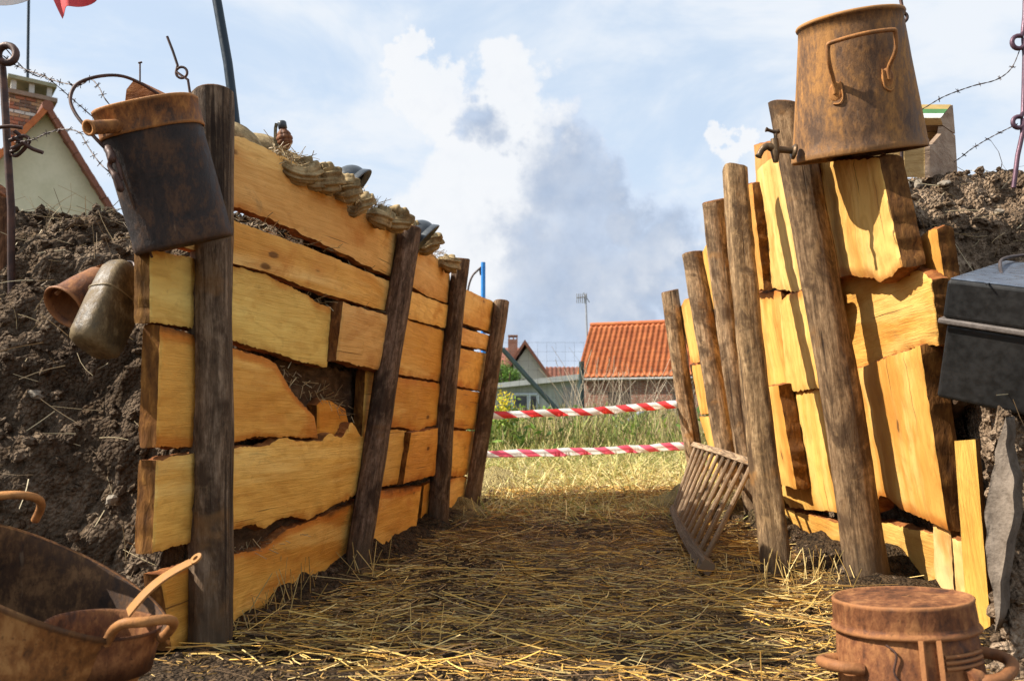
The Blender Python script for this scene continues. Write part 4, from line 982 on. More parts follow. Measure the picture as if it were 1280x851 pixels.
# ------------------------------------------------------------------ pickets, barbed wire, poles
def ringpts(px, py, Y, r, a0, a1, n=14, dy=0.0):
    return [at(px+r*math.cos(a0+(a1-a0)*k/n), py-r*math.sin(a0+(a1-a0)*k/n), Y+dy*k/n) for k in range(n+1)]
def rod(name, pts, r, mat, label, cat, group=None, sides=10):
    mb = MB(); mb.tube(pts, r, sides); return tag(mb.build(name, mat), label, cat, group)
PG = 'screw pickets carrying the barbed wire'
rod('screw_picket', [at(16, 440, 2.62), at(14, 330, 2.62), at(14, 260, 2.6), at(9, 180, 2.6), at(5, 110, 2.6), at(3, 85, 2.6)]+ringpts(9, 68, 2.6, 11, math.pi*1.1, -math.pi*.75, 18, -.03), .0120, M['iron'], 'thick rusty screw picket with an eye on top at the left edge', 'picket', PG)
mb = MB()
for pts in ([(-4, 160), (12, 158), (28, 160)], [(16, 172), (28, 178), (40, 186), (54, 191)], [(14, 186), (24, 182), (38, 176)], [(18, 164), (26, 172), (22, 186), (14, 190)], [(12, 176), (30, 170), (36, 178), (22, 194), (12, 192)]):
    mb.tube(spline([at(a, b, 2.56+.01*i) for i, (a, b) in enumerate(pts)], 5), .0065, 8)
tag(mb.build('wire_tie', M['iron']), 'tangle of thick rusty tie wire wound on the left picket', 'wire tie')
o = pole(None, 'wooden_stump', at(1, 318, 2.70), at(0, 238, 2.70), .040, .030, (.85, .55, .40), seed=3.3, tilt=(-.9, .5), under=.7)
tag(o, 'short rotten reddish stump in front of the left screw picket', 'stump')
rod('screw_picket', [at(209, 46, 2.5), at(216, 64, 2.5), at(222, 82, 2.5)]+ringpts(227, 91, 2.5, 7, math.pi*.9, math.pi*2.95, 18)+[at(235, 100, 2.5), at(238, 120, 2.5), at(240, 200, 2.5), at(240, 300, 2.5)], .0042, M['iron'], 'thin dark corkscrew picket rising between the black can and the near post', 'picket', PG)
mb = MB(); mb.tube([at(175, 79, 2.4), at(175, 125, 2.4), at(176, 250, 2.4)], .0026, 6); mb.tube([at(173, 79, 2.4), at(177.5, 78, 2.4)], .003, 6)
tag(mb.build('iron_pin', M['iron']), 'thin straight iron pin standing behind the wood wedge', 'pin')
rod('screw_picket', [at(1125, -30, 2.98), at(1126, 0, 2.98), at(1128, 12, 2.98)]+ringpts(1128, 22, 2.98, 6, math.pi*.6, -math.pi*1.2, 14)+[at(1124, 40, 3.0), at(1126, 120, 3.0), at(1128, 260, 3.0)], .0065, M['iron'], 'dark screw picket whose eye shows above the urn', 'picket', PG)
rod('screw_picket', [at(1282, -20, 2.9), at(1281, 20, 2.9), at(1279, 40, 2.9)]+ringpts(1273, 53, 2.9, 8, math.pi*.35, math.pi*2.2, 16)+[at(1281, 70, 2.9), at(1280, 110, 2.9), at(1279, 140, 2.9)]+ringpts(1273, 153, 2.9, 7, math.pi*.35, math.pi*2.2, 16)+[at(1278, 168, 2.9), at(1272, 195, 2.9), at(1267, 235, 2.9)], .0085, mat_plain('violet_iron', (.075, .040, .060), (.16, .085, .11), 16, .5, .4), 'tall screw picket with two eyes at the right edge', 'picket', PG)
def barbed(pts, label, seed):
    P3 = spline([at(*p) for p in pts], 10); mb = MB()
    for ph in (0, math.pi):
        L = 0; tw = []
        for i, p in enumerate(P3):
            if i: L += (p-P3[i-1]).length
            tw.append(p+Vector((0, math.cos(L*120+ph), math.sin(L*120+ph)))*.0014)
        mb.tube(tw, .0013, 5)
    L = 0; nxt = .02
    for i in range(1, len(P3)):
        L += (P3[i]-P3[i-1]).length
        if L > nxt:
            nxt += .055+.02*random.random(); c = P3[i]; tg = (P3[i]-P3[i-1]).normalized()
            for q in range(2):
                v = Vector((random.gauss(0, 1), random.gauss(0, .5), random.gauss(0, 1))); v = (v-tg*v.dot(tg)).normalized()+tg*random.uniform(-.5, .5)
                mb.tube([c-v*.011, c+v*.011], .0011, 5)
            mb.tube([c-tg*.004, c+tg*.004], .0032, 6)
    tag(mb.build('barbed_wire', M['wire']), label, 'barbed wire', 'barbed wire strands')
barbed([(4, 70, 2.6), (20, 82, 2.58), (45, 92, 2.5), (75, 103, 2.42), (100, 106, 2.36), (113, 99, 2.32), (124, 110, 2.28), (138, 132, 2.24), (190, 180, 2.4)], 'upper barbed wire strand from the left picket to the black can', 1)
barbed([(18, 178, 2.58), (40, 175, 2.52), (58, 167, 2.46), (78, 162, 2.42), (98, 165, 2.36), (108, 180, 2.32), (120, 198, 2.28), (138, 216, 2.24), (190, 250, 2.4)], 'lower barbed wire strand sagging across the pale gable at left', 2)
barbed([(8, 62, 2.6), (30, 86, 2.62), (48, 96, 2.64), (60, 98, 2.7), (120, 150, 3.2)], 'short barbed wire strand leaving the left picket eye to the back', 3)
barbed([(1124, 150, 3.0), (1152, 137, 2.99), (1180, 121, 2.97), (1215, 108, 2.95), (1245, 100, 2.93), (1264, 86, 2.92), (1275, 62, 2.9)], 'upper barbed wire strand between the urn and the right picket', 4)
barbed([(1124, 240, 3.3), (1190, 204, 3.2), (1215, 186, 3.1), (1240, 171, 3.0), (1272, 155, 2.9)], 'lower barbed wire strand running from the striped box to the right picket', 5)
mb = MB(); mb.tube([at(262, -40, 3.1), at(271, 0, 3.1), at(285, 80, 3.1), at(296, 168, 3.1), at(310, 260, 3.1)], .0185, 14)
tag(mb.build('flag_pole', M['pole']), 'dark blue pole rising out of the frame behind the near left post', 'pole')
# bunting hung above the left bank
BN = thing('bunting', at(60, -60, 3.6), 'red and white cloth bunting hanging at the top left corner', 'bunting')
mb = MB(); mb.tube(spline([at(-120, -60, 3.6), at(0, -66, 3.6), at(120, -74, 3.6), at(262, -40, 3.1)], 8), .003, 6); mb.build('cord', M['wire'], BN)
def cloth(poly, mat, nm):
    pts = [at(*p, 3.6) for p in poly]; mb = MB(); n = 14; V = []
    for j in range(n+1):
        for i in range(n+1):
            u, v = i/n, j/n; q = pts[0].lerp(pts[1], u).lerp(pts[3].lerp(pts[2], u), v)
            V.append(q+Vector((0, .035*math.sin(u*7+v*2)+.02*math.sin(v*5), .012*math.sin(u*9)*v)))
    fs = [(j*(n+1)+i, j*(n+1)+i+1, (j+1)*(n+1)+i+1, (j+1)*(n+1)+i) for j in range(n) for i in range(n)]
    mb.add(V+[p+Vector((0, .003, 0)) for p in V], fs+[tuple(len(V)+k for k in reversed(f)) for f in fs], 0, True); mb.build(nm, mat, BN, fixn=False)
cloth([(30, -66), (150, -74), (122, 1), (76, 22)], mat_plain('red_cloth', (.55, .05, .06), (.66, .09, .09), 10, .85), 'red_flag')
cloth([(-80, -60), (28, -66), (36, 2), (-40, 16)], mat_plain('white_cloth', (.70, .68, .64), (.80, .79, .76), 10, .85), 'white_flag')
# blue pole with a line beyond the far end of the left wall
c0 = at(604, 460, 9.0); BP = thing('blue_pole', at(604, 575, 9.0), 'thin bright blue pole with a slack line behind the left wall', 'pole')
mb = MB(); mb.tube([at(605, 575, 9.0), at(604, 460, 9.0), at(604, 328, 9.0)], .026, 10); mb.build('shaft', M['blue'], BP)
mb = MB(); mb.tube(spline([at(604, 332, 9.0), at(597, 338, 9.0), at(590, 346, 9.0), at(585, 362, 9.0), at(580, 400, 9.0)], 6), .012, 6); mb.tube(spline([at(602, 334, 9.0), at(600, 338, 9.0), at(601, 344, 9.0)], 4), .010, 6); mb.build('slack_line', M['wire'], BP)

# ------------------------------------------------------------------ barrier tapes across the far end
def mat_tape():
    m, t, b = new_mat('barrier_tape'); uv = nd(t, 'ShaderNodeUVMap', uv_map='UVMap').outputs[0]; s = nd(t, 'ShaderNodeSeparateXYZ', {0: uv})
    ph = mth(t, 'FRACT', mth(t, 'ADD', mth(t, 'MULTIPLY', s.outputs[0], 1/.235), mth(t, 'MULTIPLY', s.outputs[1], .46)))
    c = mixc(t, mth(t, 'GREATER_THAN', ph, .5), nd(t, 'ShaderNodeObjectInfo').outputs['Color'], (.88, .87, .86))
    setb(t, b, c, .4, spec=.5)
    tr = nd(t, 'ShaderNodeBsdfTranslucent', {0: c}); mx = nd(t, 'ShaderNodeMixShader', {0: .5, 1: b.outputs[0], 2: tr.outputs[0]})
    t.links.new(mx.outputs[0], [n for n in t.nodes if n.type == 'OUTPUT_MATERIAL'][0].inputs[0]); return m
TM = mat_tape()
def tape(p, q, wpx0, wpx1, sag, label, col):
    a, b = at(*p), at(*q); n = 90; V = []; uv = []; L = (b-a).length
    for i in range(n+1):
        t = i/n; c = a.lerp(b, t)-Vector((0, 0, sag*4*t*(1-t))); w = (wpx0*p[2]*(1-t)+wpx1*q[2]*t)/F/2*(1+.18*fr((t*7, p[1], 3), 3)); c = c+Vector((0, .02*fr((t*6, p[1], 7), 2), .006*fr((t*9, p[1], 5), 2)))
        lean = .9+.35*math.sin(t*5+p[1])+.25*math.sin(t*23+p[1])+.8*fr((t*9, p[1], 0), 3)
        V += [c+Vector((0, lean*w, w)), c-Vector((0, lean*w, w))]; uv += [(t*L, 1.), (t*L, 0.)]
    mb = MB(); mb.add(V, [(2*i, 2*i+1, 2*i+3, 2*i+2) for i in range(n)], 0, True, uv); o = mb.build('barrier_tape', TM, color=col, fixn=False)
    sol = o.modifiers.new('thickness', 'SOLIDIFY'); sol.thickness = .0006
    tag(o, label, 'barrier tape', 'barrier tapes across the trench mouth')
tape((596, 519, 5.25), (852, 504, 6.55), 9, 9.5, .018, 'upper red and white barrier tape across the far end of the trench', (.80, .075, .08))
tape((590, 568, 5.25), (868, 556, 6.55), 8.5, 9.5, .012, 'lower pinkish red and white barrier tape just above the grass', (.84, .19, .30))

# ------------------------------------------------------------------ houses, shed and fence beyond
def mat_brick(name, a, b_, mort, sx, sy):
    m, t, b = new_mat(name); co = nd(t, 'ShaderNodeTexCoord').outputs['Object']; s = nd(t, 'ShaderNodeSeparateXYZ', {0: co})
    v = nd(t, 'ShaderNodeCombineXYZ', {0: mth(t, 'ADD', s.outputs[0], s.outputs[1]), 1: s.outputs[2], 2: 0.0}).outputs[0]
    br = nd(t, 'ShaderNodeTexBrick', {'Vector': v, 'Color1': a, 'Color2': b_, 'Mortar': mort, 'Scale': 1.0, 'Mortar Size': .012, 'Brick Width': sx, 'Row Height': sy, 'Bias': .1})
    c = mixc(t, mr(t, nz(t, co, 2.0, 5.0, .6), .4, .7, 0, .5), br.outputs[0], tuple(.55*x for x in a))
    setb(t, b, c, .9, bump(t, br.outputs[1], -.5, .01)); return m
BRW = mat_brick('barn_brick', (.33, .12, .065), (.24, .085, .05), (.30, .26, .21), .22, .075)
TILE = mat_plain('orange_tile', (.36, .095, .030), (.54, .17, .055), 2.2, .8, 0, .3, .01)
TILER = mat_plain('red_tile', (.16, .060, .040), (.26, .105, .065), 2.0, .85)
GREEN_R = mat_plain('pale_render', (.52, .49, .35), (.62, .58, .44), 1.3, .9)
CREAM = mat_plain('grey_render', (.42, .41, .38), (.52, .50, .46), .8, .9)
def roof(parent, name, E0, E1, R1, R0, mat, tw=.21, rows=9, amp=.035):
    """pantile roof: wavy columns, stepped courses from eave E0-E1 up to ridge R0-R1"""
    E0, E1, R1, R0 = map(Vector, (E0, E1, R1, R0)); L = (E1-E0).length; cols = int(L/tw)*6
    nrm_ = (E1-E0).cross(R0-E0).normalized(); nrm_ = nrm_ if nrm_.z > 0 else -nrm_
    mb = MB(); V = []
    hs = []
    for r in range(rows): hs += [(r/rows, .035), ((r+1)/rows, 0.0)]
    for (v, lift) in hs:
        for i in range(cols+1):
            u = i/cols; q = E0.lerp(E1, u).lerp(R0.lerp(R1, u), v)
            w = amp*math.sin(2*math.pi*i/6)+.012*fr((i//6*1.7, int(v*rows-.01)*2.3, 5), 1)
            V.append(q+nrm_*(w+lift))
    W = cols+1
    mb.add(V, [(j*W+i, j*W+i+1, (j+1)*W+i+1, (j+1)*W+i) for j in range(len(hs)-1) for i in range(cols)], 0, True)
    e = [V[i]-nrm_*.08 for i in range(W)]; mb.add(V[:W]+e, [(i, i+1, W+i+1, W+i) for i in range(W-1)], 0, False)
    return mb.build(name, mat, parent, fixn=False)
# brick barn
ang = math.radians(20); dr = Vector((math.cos(ang), -math.sin(ang), 0)); dw = Vector((math.sin(ang), math.cos(ang), 0))
E = at(722, 472, 35.0); Rg = at(738, 407, 37.4); LB = 6.8
BA = thing('brick_barn', Vector((E.x, E.y, .2)), 'low brick barn with a steep orange pantile roof behind the tapes', 'barn')
E0 = E-dw*.25; E1 = E0+dr*LB; R0 = Rg; R1 = Rg+dr*LB
roof(BA, 'roof', E0, E1, R1, R0, TILE, .235, 12)
mb = MB(); back = dw*((Rg-E).dot(dw)*2)
roof(BA, 'rear_roof', E1+back+dw*.5, E0+back+dw*.5, R0, R1, TILE, .235, 12)
mb = MB(); g0 = Vector((E.x, E.y, -.2)); mb.prism([g0, g0+dr*LB, g0+dr*LB+Vector((0, 0, E.z+.18)), g0+Vector((0, 0, E.z+.18))], dw*.25); mb.build('front_wall', BRW, BA)
for s_ in (.02, LB-.24):
    mb = MB(); q = g0+dr*s_+dw*.252; mb.prism([q, q+Vector((0, 0, E.z+.1)), Vector((Rg.x, Rg.y, Rg.z-.15))+dr*s_, q+back-dw*.25+Vector((0, 0, E.z+.1)), q+back-dw*.25], dr*.22); mb.build('gable_wall', BRW, BA)
mb = MB(); mb.tube([R0+Vector((0, 0, .03)), R1+Vector((0, 0, .03))], .11, 10); mb.build('ridge_tiles', TILE, BA)
mb = MB(); mb.tube([E0-Vector((0, 0, .10)), E1-Vector((0, 0, .10))], .055, 8); mb.build('gutter', mat_plain('zinc', (.34, .33, .31), (.44, .43, .41), 3, .5, .3), BA)
for (u, w_) in ((1.35, .95), (4.1, .9)):
    mb = MB(); q = g0+dr*u-dw*.02; mb.prism([q, q+dr*w_, q+dr*w_+Vector((0, 0, 1.9)), q+Vector((0, 0, 1.9))], dw*.06); mb.build('door', mat_plain('barn_door', (.05, .035, .028), (.09, .06, .045), 3, .8), BA)
# TV aerial behind the barn
q = at(734, 425, 38.5); AE = thing('television_aerial', Vector((q.x, q.y, 2.0)), 'thin television aerial on a mast above the orange barn roof', 'aerial')
mb = MB(); mb.tube([Vector((q.x, q.y, .2)), at(734, 425, 38.5), at(732, 368, 38.5)], .045, 8); mb.build('mast', mat_plain('aerial_metal', (.30, .31, .33), (.40, .41, .43), 3, .4, .4), AE)
mb = MB(); am = AE.children[0].data.materials[0]
mb.tube([at(721, 372, 38.5), at(734, 371, 38.5)], .03, 6)
for k in range(6): mb.tube([at(721+k*2.4, 367+(k > 3)*-1, 38.4), at(721+k*2.4, 379, 38.6)], .018, 5)
mb.tube([at(729, 366, 38.5), at(737, 378, 38.5)], .025, 5); mb.build('antenna_head', am, AE)
# pale flat-roofed shed
SH = thing('garden_shed', at(670, 530, 26.0), 'low grey-green shed with a flat pale roof and a window left of the barn', 'shed')
def wq(x0, y0, x1, y1, Y): return [at(x0, y1, Y), at(x1, y1, Y), at(x1, y0, Y), at(x0, y0, Y)]
shm = mat_plain('shed_boards', (.27, .30, .26), (.40, .41, .37), 1.2, .85, stretch=(6, 1, .6))
mb = MB(); mb.prism([at(606, 545, 26), at(724, 545, 26), at(724, 472, 26), at(606, 484, 26)], (0, 3.5, 0)); mb.build('wall', shm, SH)
mb = MB(); mb.prism([at(600, 487, 25.7), at(727, 474, 25.7), at(727, 467, 25.7), at(600, 481, 25.7)], (0, 4.2, .1)); mb.build('roof', mat_plain('shed_roof', (.50, .50, .47), (.62, .61, .57), 2, .9), SH)
for (a0, a1) in ((640, 662), (663, 668)):
    pass
mb = MB(); fq = at(640, 493, 25.95), at(672, 493, 25.95), at(672, 516, 25.95), at(640, 516, 25.95)
for i in range(4): mb.tube([fq[i], fq[(i+1) % 4]], .045, 4)
mb.tube([at(661, 493, 25.95), at(661, 516, 25.95)], .06, 4); wf = mb.build('window', mat_plain('window_white', (.52, .60, .64), (.62, .68, .72), 3, .6), SH)
gl = mat_plain('dark_glass', (.02, .025, .03), (.05, .06, .065), 1, .12, 0, .02, .001, .6)
for (a0, a1) in ((641, 660), (662, 671)):
    mb = MB(); mb.prism(wq(a0, 494, a1, 515, 25.97), (0, .02, 0)); mb.build('pane', gl, wf)
mb = MB(); mb.prism(wq(704, 484, 722, 535, 25.96), (0, .03, 0)); mb.build('board_panel', mat_plain('grey_boards', (.24, .22, .21), (.34, .32, .30), 3, .9), SH)
# small grey house with chimney
SM = thing('grey_house', at(670, 530, 48), 'small grey gabled house with a brick chimney behind the shed', 'house')
G = [at(640, 530, 48), at(690, 530, 48), at(690, 478, 48), at(660, 432, 48), at(628, 478, 48), at(628, 530, 48)]
mb = MB(); mb.prism(G[:1]+G[1:], (0, 7, 0)); mb.build('wall', CREAM, SM)
mb = MB(); ap, rr_, ll = at(656, 430, 47.6), at(690, 478, 47.6), at(622, 484, 47.6)
mb.prism([ap, rr_, rr_+Vector((0, 0, .28)), ap+Vector((0, 0, .28))], (0, 8, 0)); mb.prism([ap, ap+Vector((0, 0, .28)), ll+Vector((0, 0, .28)), ll], (0, 8, 0)); mb.build('roof', TILER, SM)
mb = MB(); mb.prism([at(600, 462, 50), at(652, 462, 50), at(652, 436, 53.5), at(600, 436, 53.5)], (0, .3, .1)); mb.build('side_roof', TILER, SM)
mb = MB(); mb.prism(wq(635, 424, 647, 456, 51), (0, .8, 0)); ch = mb.build('chimney', BRW, SM)
mb = MB()
for k in (635.5, 641, 645.5): mb.prism(wq(k, 420, k+1.6, 424.5, 51), (0, .7, 0))
mb.prism(wq(635, 418.5, 647.3, 420.2, 50.98), (0, .8, 0)); mb.build('chimney_cap', BRW, ch)
# low red roof further right
RH = thing('red_roof_house', at(705, 530, 56), 'long low house with a dull red roof between the grey house and the barn', 'house')
mb = MB(); mb.prism([at(684, 535, 56), at(780, 535, 56), at(780, 470, 56), at(684, 470, 56)], (0, 6, 0)); mb.build('wall', CREAM, RH)
roof(RH, 'roof', at(682, 473, 55.5), at(785, 473, 55.5), at(785, 458.5, 59), at(682, 458.5, 59), TILER, .3, 7, .03)
# left house with the tall pale gable: built square to its own axis, then turned
ap = at(57, 141, 19.0); hw = 3.6; ze = ap.z-hw*1.5
HS = thing('gable_house', Vector((ap.x, 19, 0)), 'house with a tall pale green gable, red tiled roof and brick chimney at left', 'house')
mb = MB(); mb.prism([Vector((ap.x-hw, 19, 0)), Vector((ap.x+hw, 19, 0)), Vector((ap.x+hw, 19, ze)), ap, Vector((ap.x-hw, 19, ze))], (0, 9, 0)); mb.build('gable_wall', GREEN_R, HS)
RTB = mat_plain('bright_tile', (.30, .065, .045), (.46, .14, .085), 2.2, .8)
for sgn in (-1, 1):
    lo = Vector((ap.x+sgn*(hw+.25), 18.78, ze-.38)); hi = Vector((ap.x, 18.78, ap.z+.02)); bkv = Vector((0, 9.3, 0))
    if sgn > 0: roof(HS, 'roof', lo, lo+bkv, hi+bkv, hi, TILER, .26, 18, .03)
    else: roof(HS, 'roof', lo+bkv, lo, hi, hi+bkv, RTB, .26, 18, .045)
for sgn in (-1, 1):                                                     # verge tiles along both slopes, one by one
    n = 22
    for k in range(n):
        u = (k+.5)/n; c = Vector((ap.x+sgn*hw*u*1.03, 18.76, ap.z+.05-(hw*1.5)*u*1.03)); an = math.atan2(1.5, 1)*sgn
        mb = MB(); mb.box(c, (6.55/n, .18, .13), Matrix.Rotation(an+sgn*.03, 3, 'Y'), jit=.008); mb.build('verge_tile', TILE if sgn < 0 else TILER, HS)
mb = MB(); mb.tube([Vector((ap.x, 18.66, ap.z+.08)), Vector((ap.x, 28, ap.z+.08))], .13, 10); mb.build('ridge_tile', TILER, HS)
yc = 21.0; wc = .98; cxm = ap.x-.10; clx, crx = cxm-wc/2, cxm+wc/2
yr = 20.6; zb, ztop, zcap = CH+(522-158)/F*yr, CH+(522-113)/F*yr, CH+(522-93)/F*yr
mb = MB(); mb.box((cxm, yc+.49, (ap.z-1.6+ztop)/2), (wc-.03, .95, ztop-ap.z+1.6)); CHM = mb.build('chimney', mat_plain('mortar', (.45, .41, .36), (.55, .51, .45), 6, .9), HS)
nr_ = 12; hb = (ztop-zb+.25)/nr_
bm_mats = [mat_plain('brick_tan', (.34, .19, .10), (.42, .26, .15), 8, .9), mat_plain('brick_red', (.28, .105, .06), (.36, .15, .085), 8, .9), mat_plain('brick_dark', (.13, .075, .055), (.19, .11, .075), 8, .9), mat_plain('brick_pale', (.46, .43, .39), (.56, .53, .48), 8, .9)]
for face in (0, 1):
    for r in range(nr_):
        for k in range(4+(r % 2)):
            a0 = wc*(k-.5*(r % 2))/4; a1 = a0+wc/4-.02
            a0 = max(a0, .0); a1 = min(a1, wc)
            if a1-a0 < .05: continue
            zc = zb-.25+hb*(r+.5); mb = MB()
            if face == 0: mb.box((clx+(a0+a1)/2, yc, zc), (a1-a0, .06, hb-.02), jit=.004)
            else: mb.box((crx, yc+.03+(a0+a1)/2*.94, zc), (.06, (a1-a0)*.94, hb-.02), jit=.004)
            mb.build('brick', bm_mats[3 if r == 7 else random.choice((0, 1, 1, 2))], CHM)
mb = MB(); mb.box((cxm, yc+.47, ztop+.06), (wc+.20, 1.18, .11)); mb.build('corbel', mat_plain('corbel', (.20, .14, .10), (.28, .2, .15), 6, .9), CHM)
for u in (-.42, 0, .42):
    for v_ in (.08, .86):
        mb = MB(); mb.box((cxm+wc*u, yc+v_, (ztop+.115+zcap)/2), (.12, .12, zcap-ztop-.115)); mb.build('cap_pillar', bm_mats[3], CHM)
mb = MB(); mb.box((cxm, yc+.47, zcap+.05), (wc+.14, 1.12, .10)); mb.build('cap_slab', mat_plain('mossy_slab', (.22, .22, .14), (.32, .30, .2), 5, .9), CHM)
mb = MB(); mb.tube([Vector((cxm-.05, yc+.5, zcap)), Vector((cxm-.16, yc+.5, zcap+2.8))], .035, 8); mb.build('mast', M['pole'], HS)
HS.rotation_euler = (0, 0, math.radians(38))
# wire fence with brace
WF = thing('wire_fence', at(660, 555, 15), 'tall dark green wire mesh fence with a slanting brace before the shed', 'fence')
fg = mat_plain('fence_green', (.015, .030, .026), (.03, .05, .045), 5, .5)
for px, pt_, pr in ((607, 430, .03), (727, 452, .05), (846, 426, .03)):
    mb = MB(); mb.tube([at(px, 555, 15), at(px, pt_, 15)], pr, 8); mb.build('fence_post', fg, WF)
mb = MB(); mb.tube([at(628, 436, 15), at(660, 472, 14.9), at(700, 516, 14.8), at(722, 542, 14.7)], .045, 8); mb.build('brace', fg, WF)
mb = MB(); fw = .0015
for k in range(11): mb.tube([at(603, 428+k*11.5, 15), at(728, 428+k*11.5, 15), at(846, 428+k*11.5, 15)], fw, 4)
for k in range(22): mb.tube([at(603+k*11.5, 428, 15), at(603+k*11.5, 548, 15)], fw, 4)
m_ = mb.build('mesh_wire', M['wire'], WF); m_['kind'] = 'stuff'
mb = MB(); mb.tube([at(770, 535, 12), at(808, 511, 12.4)], .035, 10)
tag(mb.build('metal_bar', mat_plain('galvanised', (.42, .43, .45), (.52, .53, .55), 6, .4, .5)), 'pale galvanised bar slanting out of the weeds behind the upper tape', 'bar')

# ------------------------------------------------------------------ straw, grass, weeds, tree
def strips(name, P, D, L, W, tint, mat, bend=0.25, up=None, label=None, seg=2):
    """thin three-sided straws: P start points, D directions, L lengths, W radii"""
    n = len(P); D = D/np.linalg.norm(D, axis=1)[:, None]
    a = np.cross(D, np.array([[0.1, .2, 1.0]])); a /= np.linalg.norm(a, axis=1)[:, None]; b = np.cross(D, a)
    bd = RS.normal(0, bend, (n, 1))*a + RS.normal(0, bend*.5, (n, 1))*b
    if up is not None: bd = bd + up
    V = np.zeros((n, (seg+1)*3, 3))
    for j in range(seg+1):
        t = j/seg; c = P + D*(L*t)[:, None] + bd*(L*t*t)[:, None]*.5
        w = W*(1-.25*t)
        for k in range(3):
            an = 2*math.pi*k/3; V[:, j*3+k] = c + (a*math.cos(an)+b*math.sin(an))*w[:, None]
    f = []
    for j in range(seg):
        for k in range(3): f.append((j*3+k, j*3+(k+1) % 3, j*3+3+(k+1) % 3, j*3+3+k))
    f = np.array(f); m = (seg+1)*3
    Fc = (f[None]+(np.arange(n)*m)[:, None, None]).reshape(-1, 4)
    o = arr_mesh(name, V.reshape(-1, 3), Fc, mat, np.repeat(tint, m, 0)); tag(o, label, kind='stuff'); return o
def pick(cols, n, jit=.18):
    c = np.array(cols)[RS.randint(0, len(cols), n)]; return np.clip(c*(1+RS.normal(0, jit, (n, 1))), .005, .9)
vfl = np.vectorize(floor_z)
def straw_field():
    n = 25000
    y = 1.25+(RS.rand(n)**.85)*4.6
    xl = -.80+.19*(y-2.17); xr = 1.30+.06*(y-2.89); x = xl+(xr-xl)*RS.rand(n)
    xl2 = np.where(y < 2.15, -1.0, xl); x = np.where(y < 2.1, -1.0+2.4*RS.rand(n), x)
    # a bare, trodden patch pattern
    keep = np.array([fr((a*1.5, b*1.5, 4), 3) for a, b in zip(x, y)]) + RS.normal(0, .22, n) > -.16+.10*np.clip((y-2.6)/1.5, 0, 1)
    keep &= ~((x < -.35) & (y < 2.1) & (RS.rand(n) < .7)); keep &= ~((x > .95) & (y < 2.6) & (RS.rand(n) < .55))
    x, y = x[keep], y[keep]; n = len(x)
    ang = RS.normal(0, .55, n)+np.where(RS.rand(n) < .22, RS.rand(n)*3.1, 0)
    D = np.stack([np.cos(ang), np.sin(ang), RS.normal(.0, .07, n)], 1); D[RS.rand(n) < .5] *= -1; D[:, 2] = np.abs(D[:, 2])*.9-.02
    L = np.where(RS.rand(n) < .16, RS.uniform(.15, .30, n), RS.uniform(.03, .15, n)); W = RS.uniform(.0009, .0025, n)
    P = np.stack([x, y, vfl(y)+RS.uniform(.002, .030, n)], 1)
    far = np.clip((y-2.2)/2.2, 0, 1)
    c = pick([(.64, .37, .075), (.70, .47, .13), (.50, .27, .055), (.24, .13, .040), (.62, .45, .17), (.12, .07, .03)], n)
    dk = pick([(.10, .055, .022), (.19, .105, .038), (.28, .16, .05)], n); mk = RS.rand(n) < (.20+.45*far*(y < 4.7)); c[mk] = dk[mk]  # more dark straws farther in: trench shade put into their colour
    m_ = 16000; yc_ = 1.25+RS.rand(m_)**.85*4.2; xa = np.where(yc_ < 2.1, -.95, -.80+.19*(yc_-2.17)); xc_ = xa+(1.30+.06*(yc_-2.89)-xa)*RS.rand(m_)
    an_ = RS.rand(m_)*6.28; strips('chaff', np.stack([xc_, yc_, vfl(yc_)+RS.uniform(.001, .022, m_)], 1), np.stack([np.cos(an_), np.sin(an_), RS.normal(0, .15, m_)], 1), RS.uniform(.008, .045, m_), RS.uniform(.0010, .0024, m_), pick([(.46, .28, .08), (.58, .40, .14), (.30, .17, .055), (.16, .09, .035)], m_), M['straw'], .3, label='chopped chaff trodden into the trench floor')
    strips('straw_litter', P, D, L, W, c, M['straw'], .38, seg=3, label='golden straw strewn over the trench floor')
    # loose burlap threads along the top of the left wall
    k = 900; P, D = [], []
    for _ in range(k):
        u = random.random(); px_ = 340+u*225; py_ = np.interp(px_, [340, 385, 430, 480, 520, 565], [187, 211, 240, 268, 296, 336])
        P.append(tuple(on_L(px_, py_+random.gauss(-1, 4), random.uniform(-.06, .03)))); D.append((random.gauss(.3, .7), random.gauss(.2, .8), random.gauss(0, .6)))
    strips('burlap_threads', np.array(P), np.array(D), RS.uniform(.015, .055, k), RS.uniform(.0008, .0022, k), pick([(.42, .31, .16), (.52, .40, .22), (.30, .21, .10)], k), M['straw'], .8, label='frayed burlap threads along the top of the left wall', seg=3)
    # upright tufts
    P, D, L = [], [], []
    for (cx, cy, k, sp) in [(355, 752, 26, .05), (335, 770, 18, .06), (460, 725, 10, .04), (985, 745, 16, .07), (1010, 735, 14, .06), (915, 725, 8, .04), (700, 812, 10, .15), (300, 795, 12, .05), (520, 815, 10, .12), (880, 735, 7, .05), (1050, 740, 12, .06)]:
        c0 = on_floor(cx, cy)
        for _ in range(k):
            P.append((c0.x+random.gauss(0, sp), c0.y+random.gauss(0, sp), c0.z)); D.append((random.gauss(0, .45), random.gauss(-.1, .35), 1)); L.append(random.uniform(.06, .17))
    n = len(P); strips('straw_tufts', np.array(P), np.array(D), np.array(L), RS.uniform(.0012, .0022, n), pick([(.52, .36, .12), (.60, .45, .18), (.42, .27, .08)], n), M['straw'], .2, label='straws standing up along the foot of the walls')
    # straws and rootlets on the banks and in the gaps of the left wall
    P, D, L = [], [], []
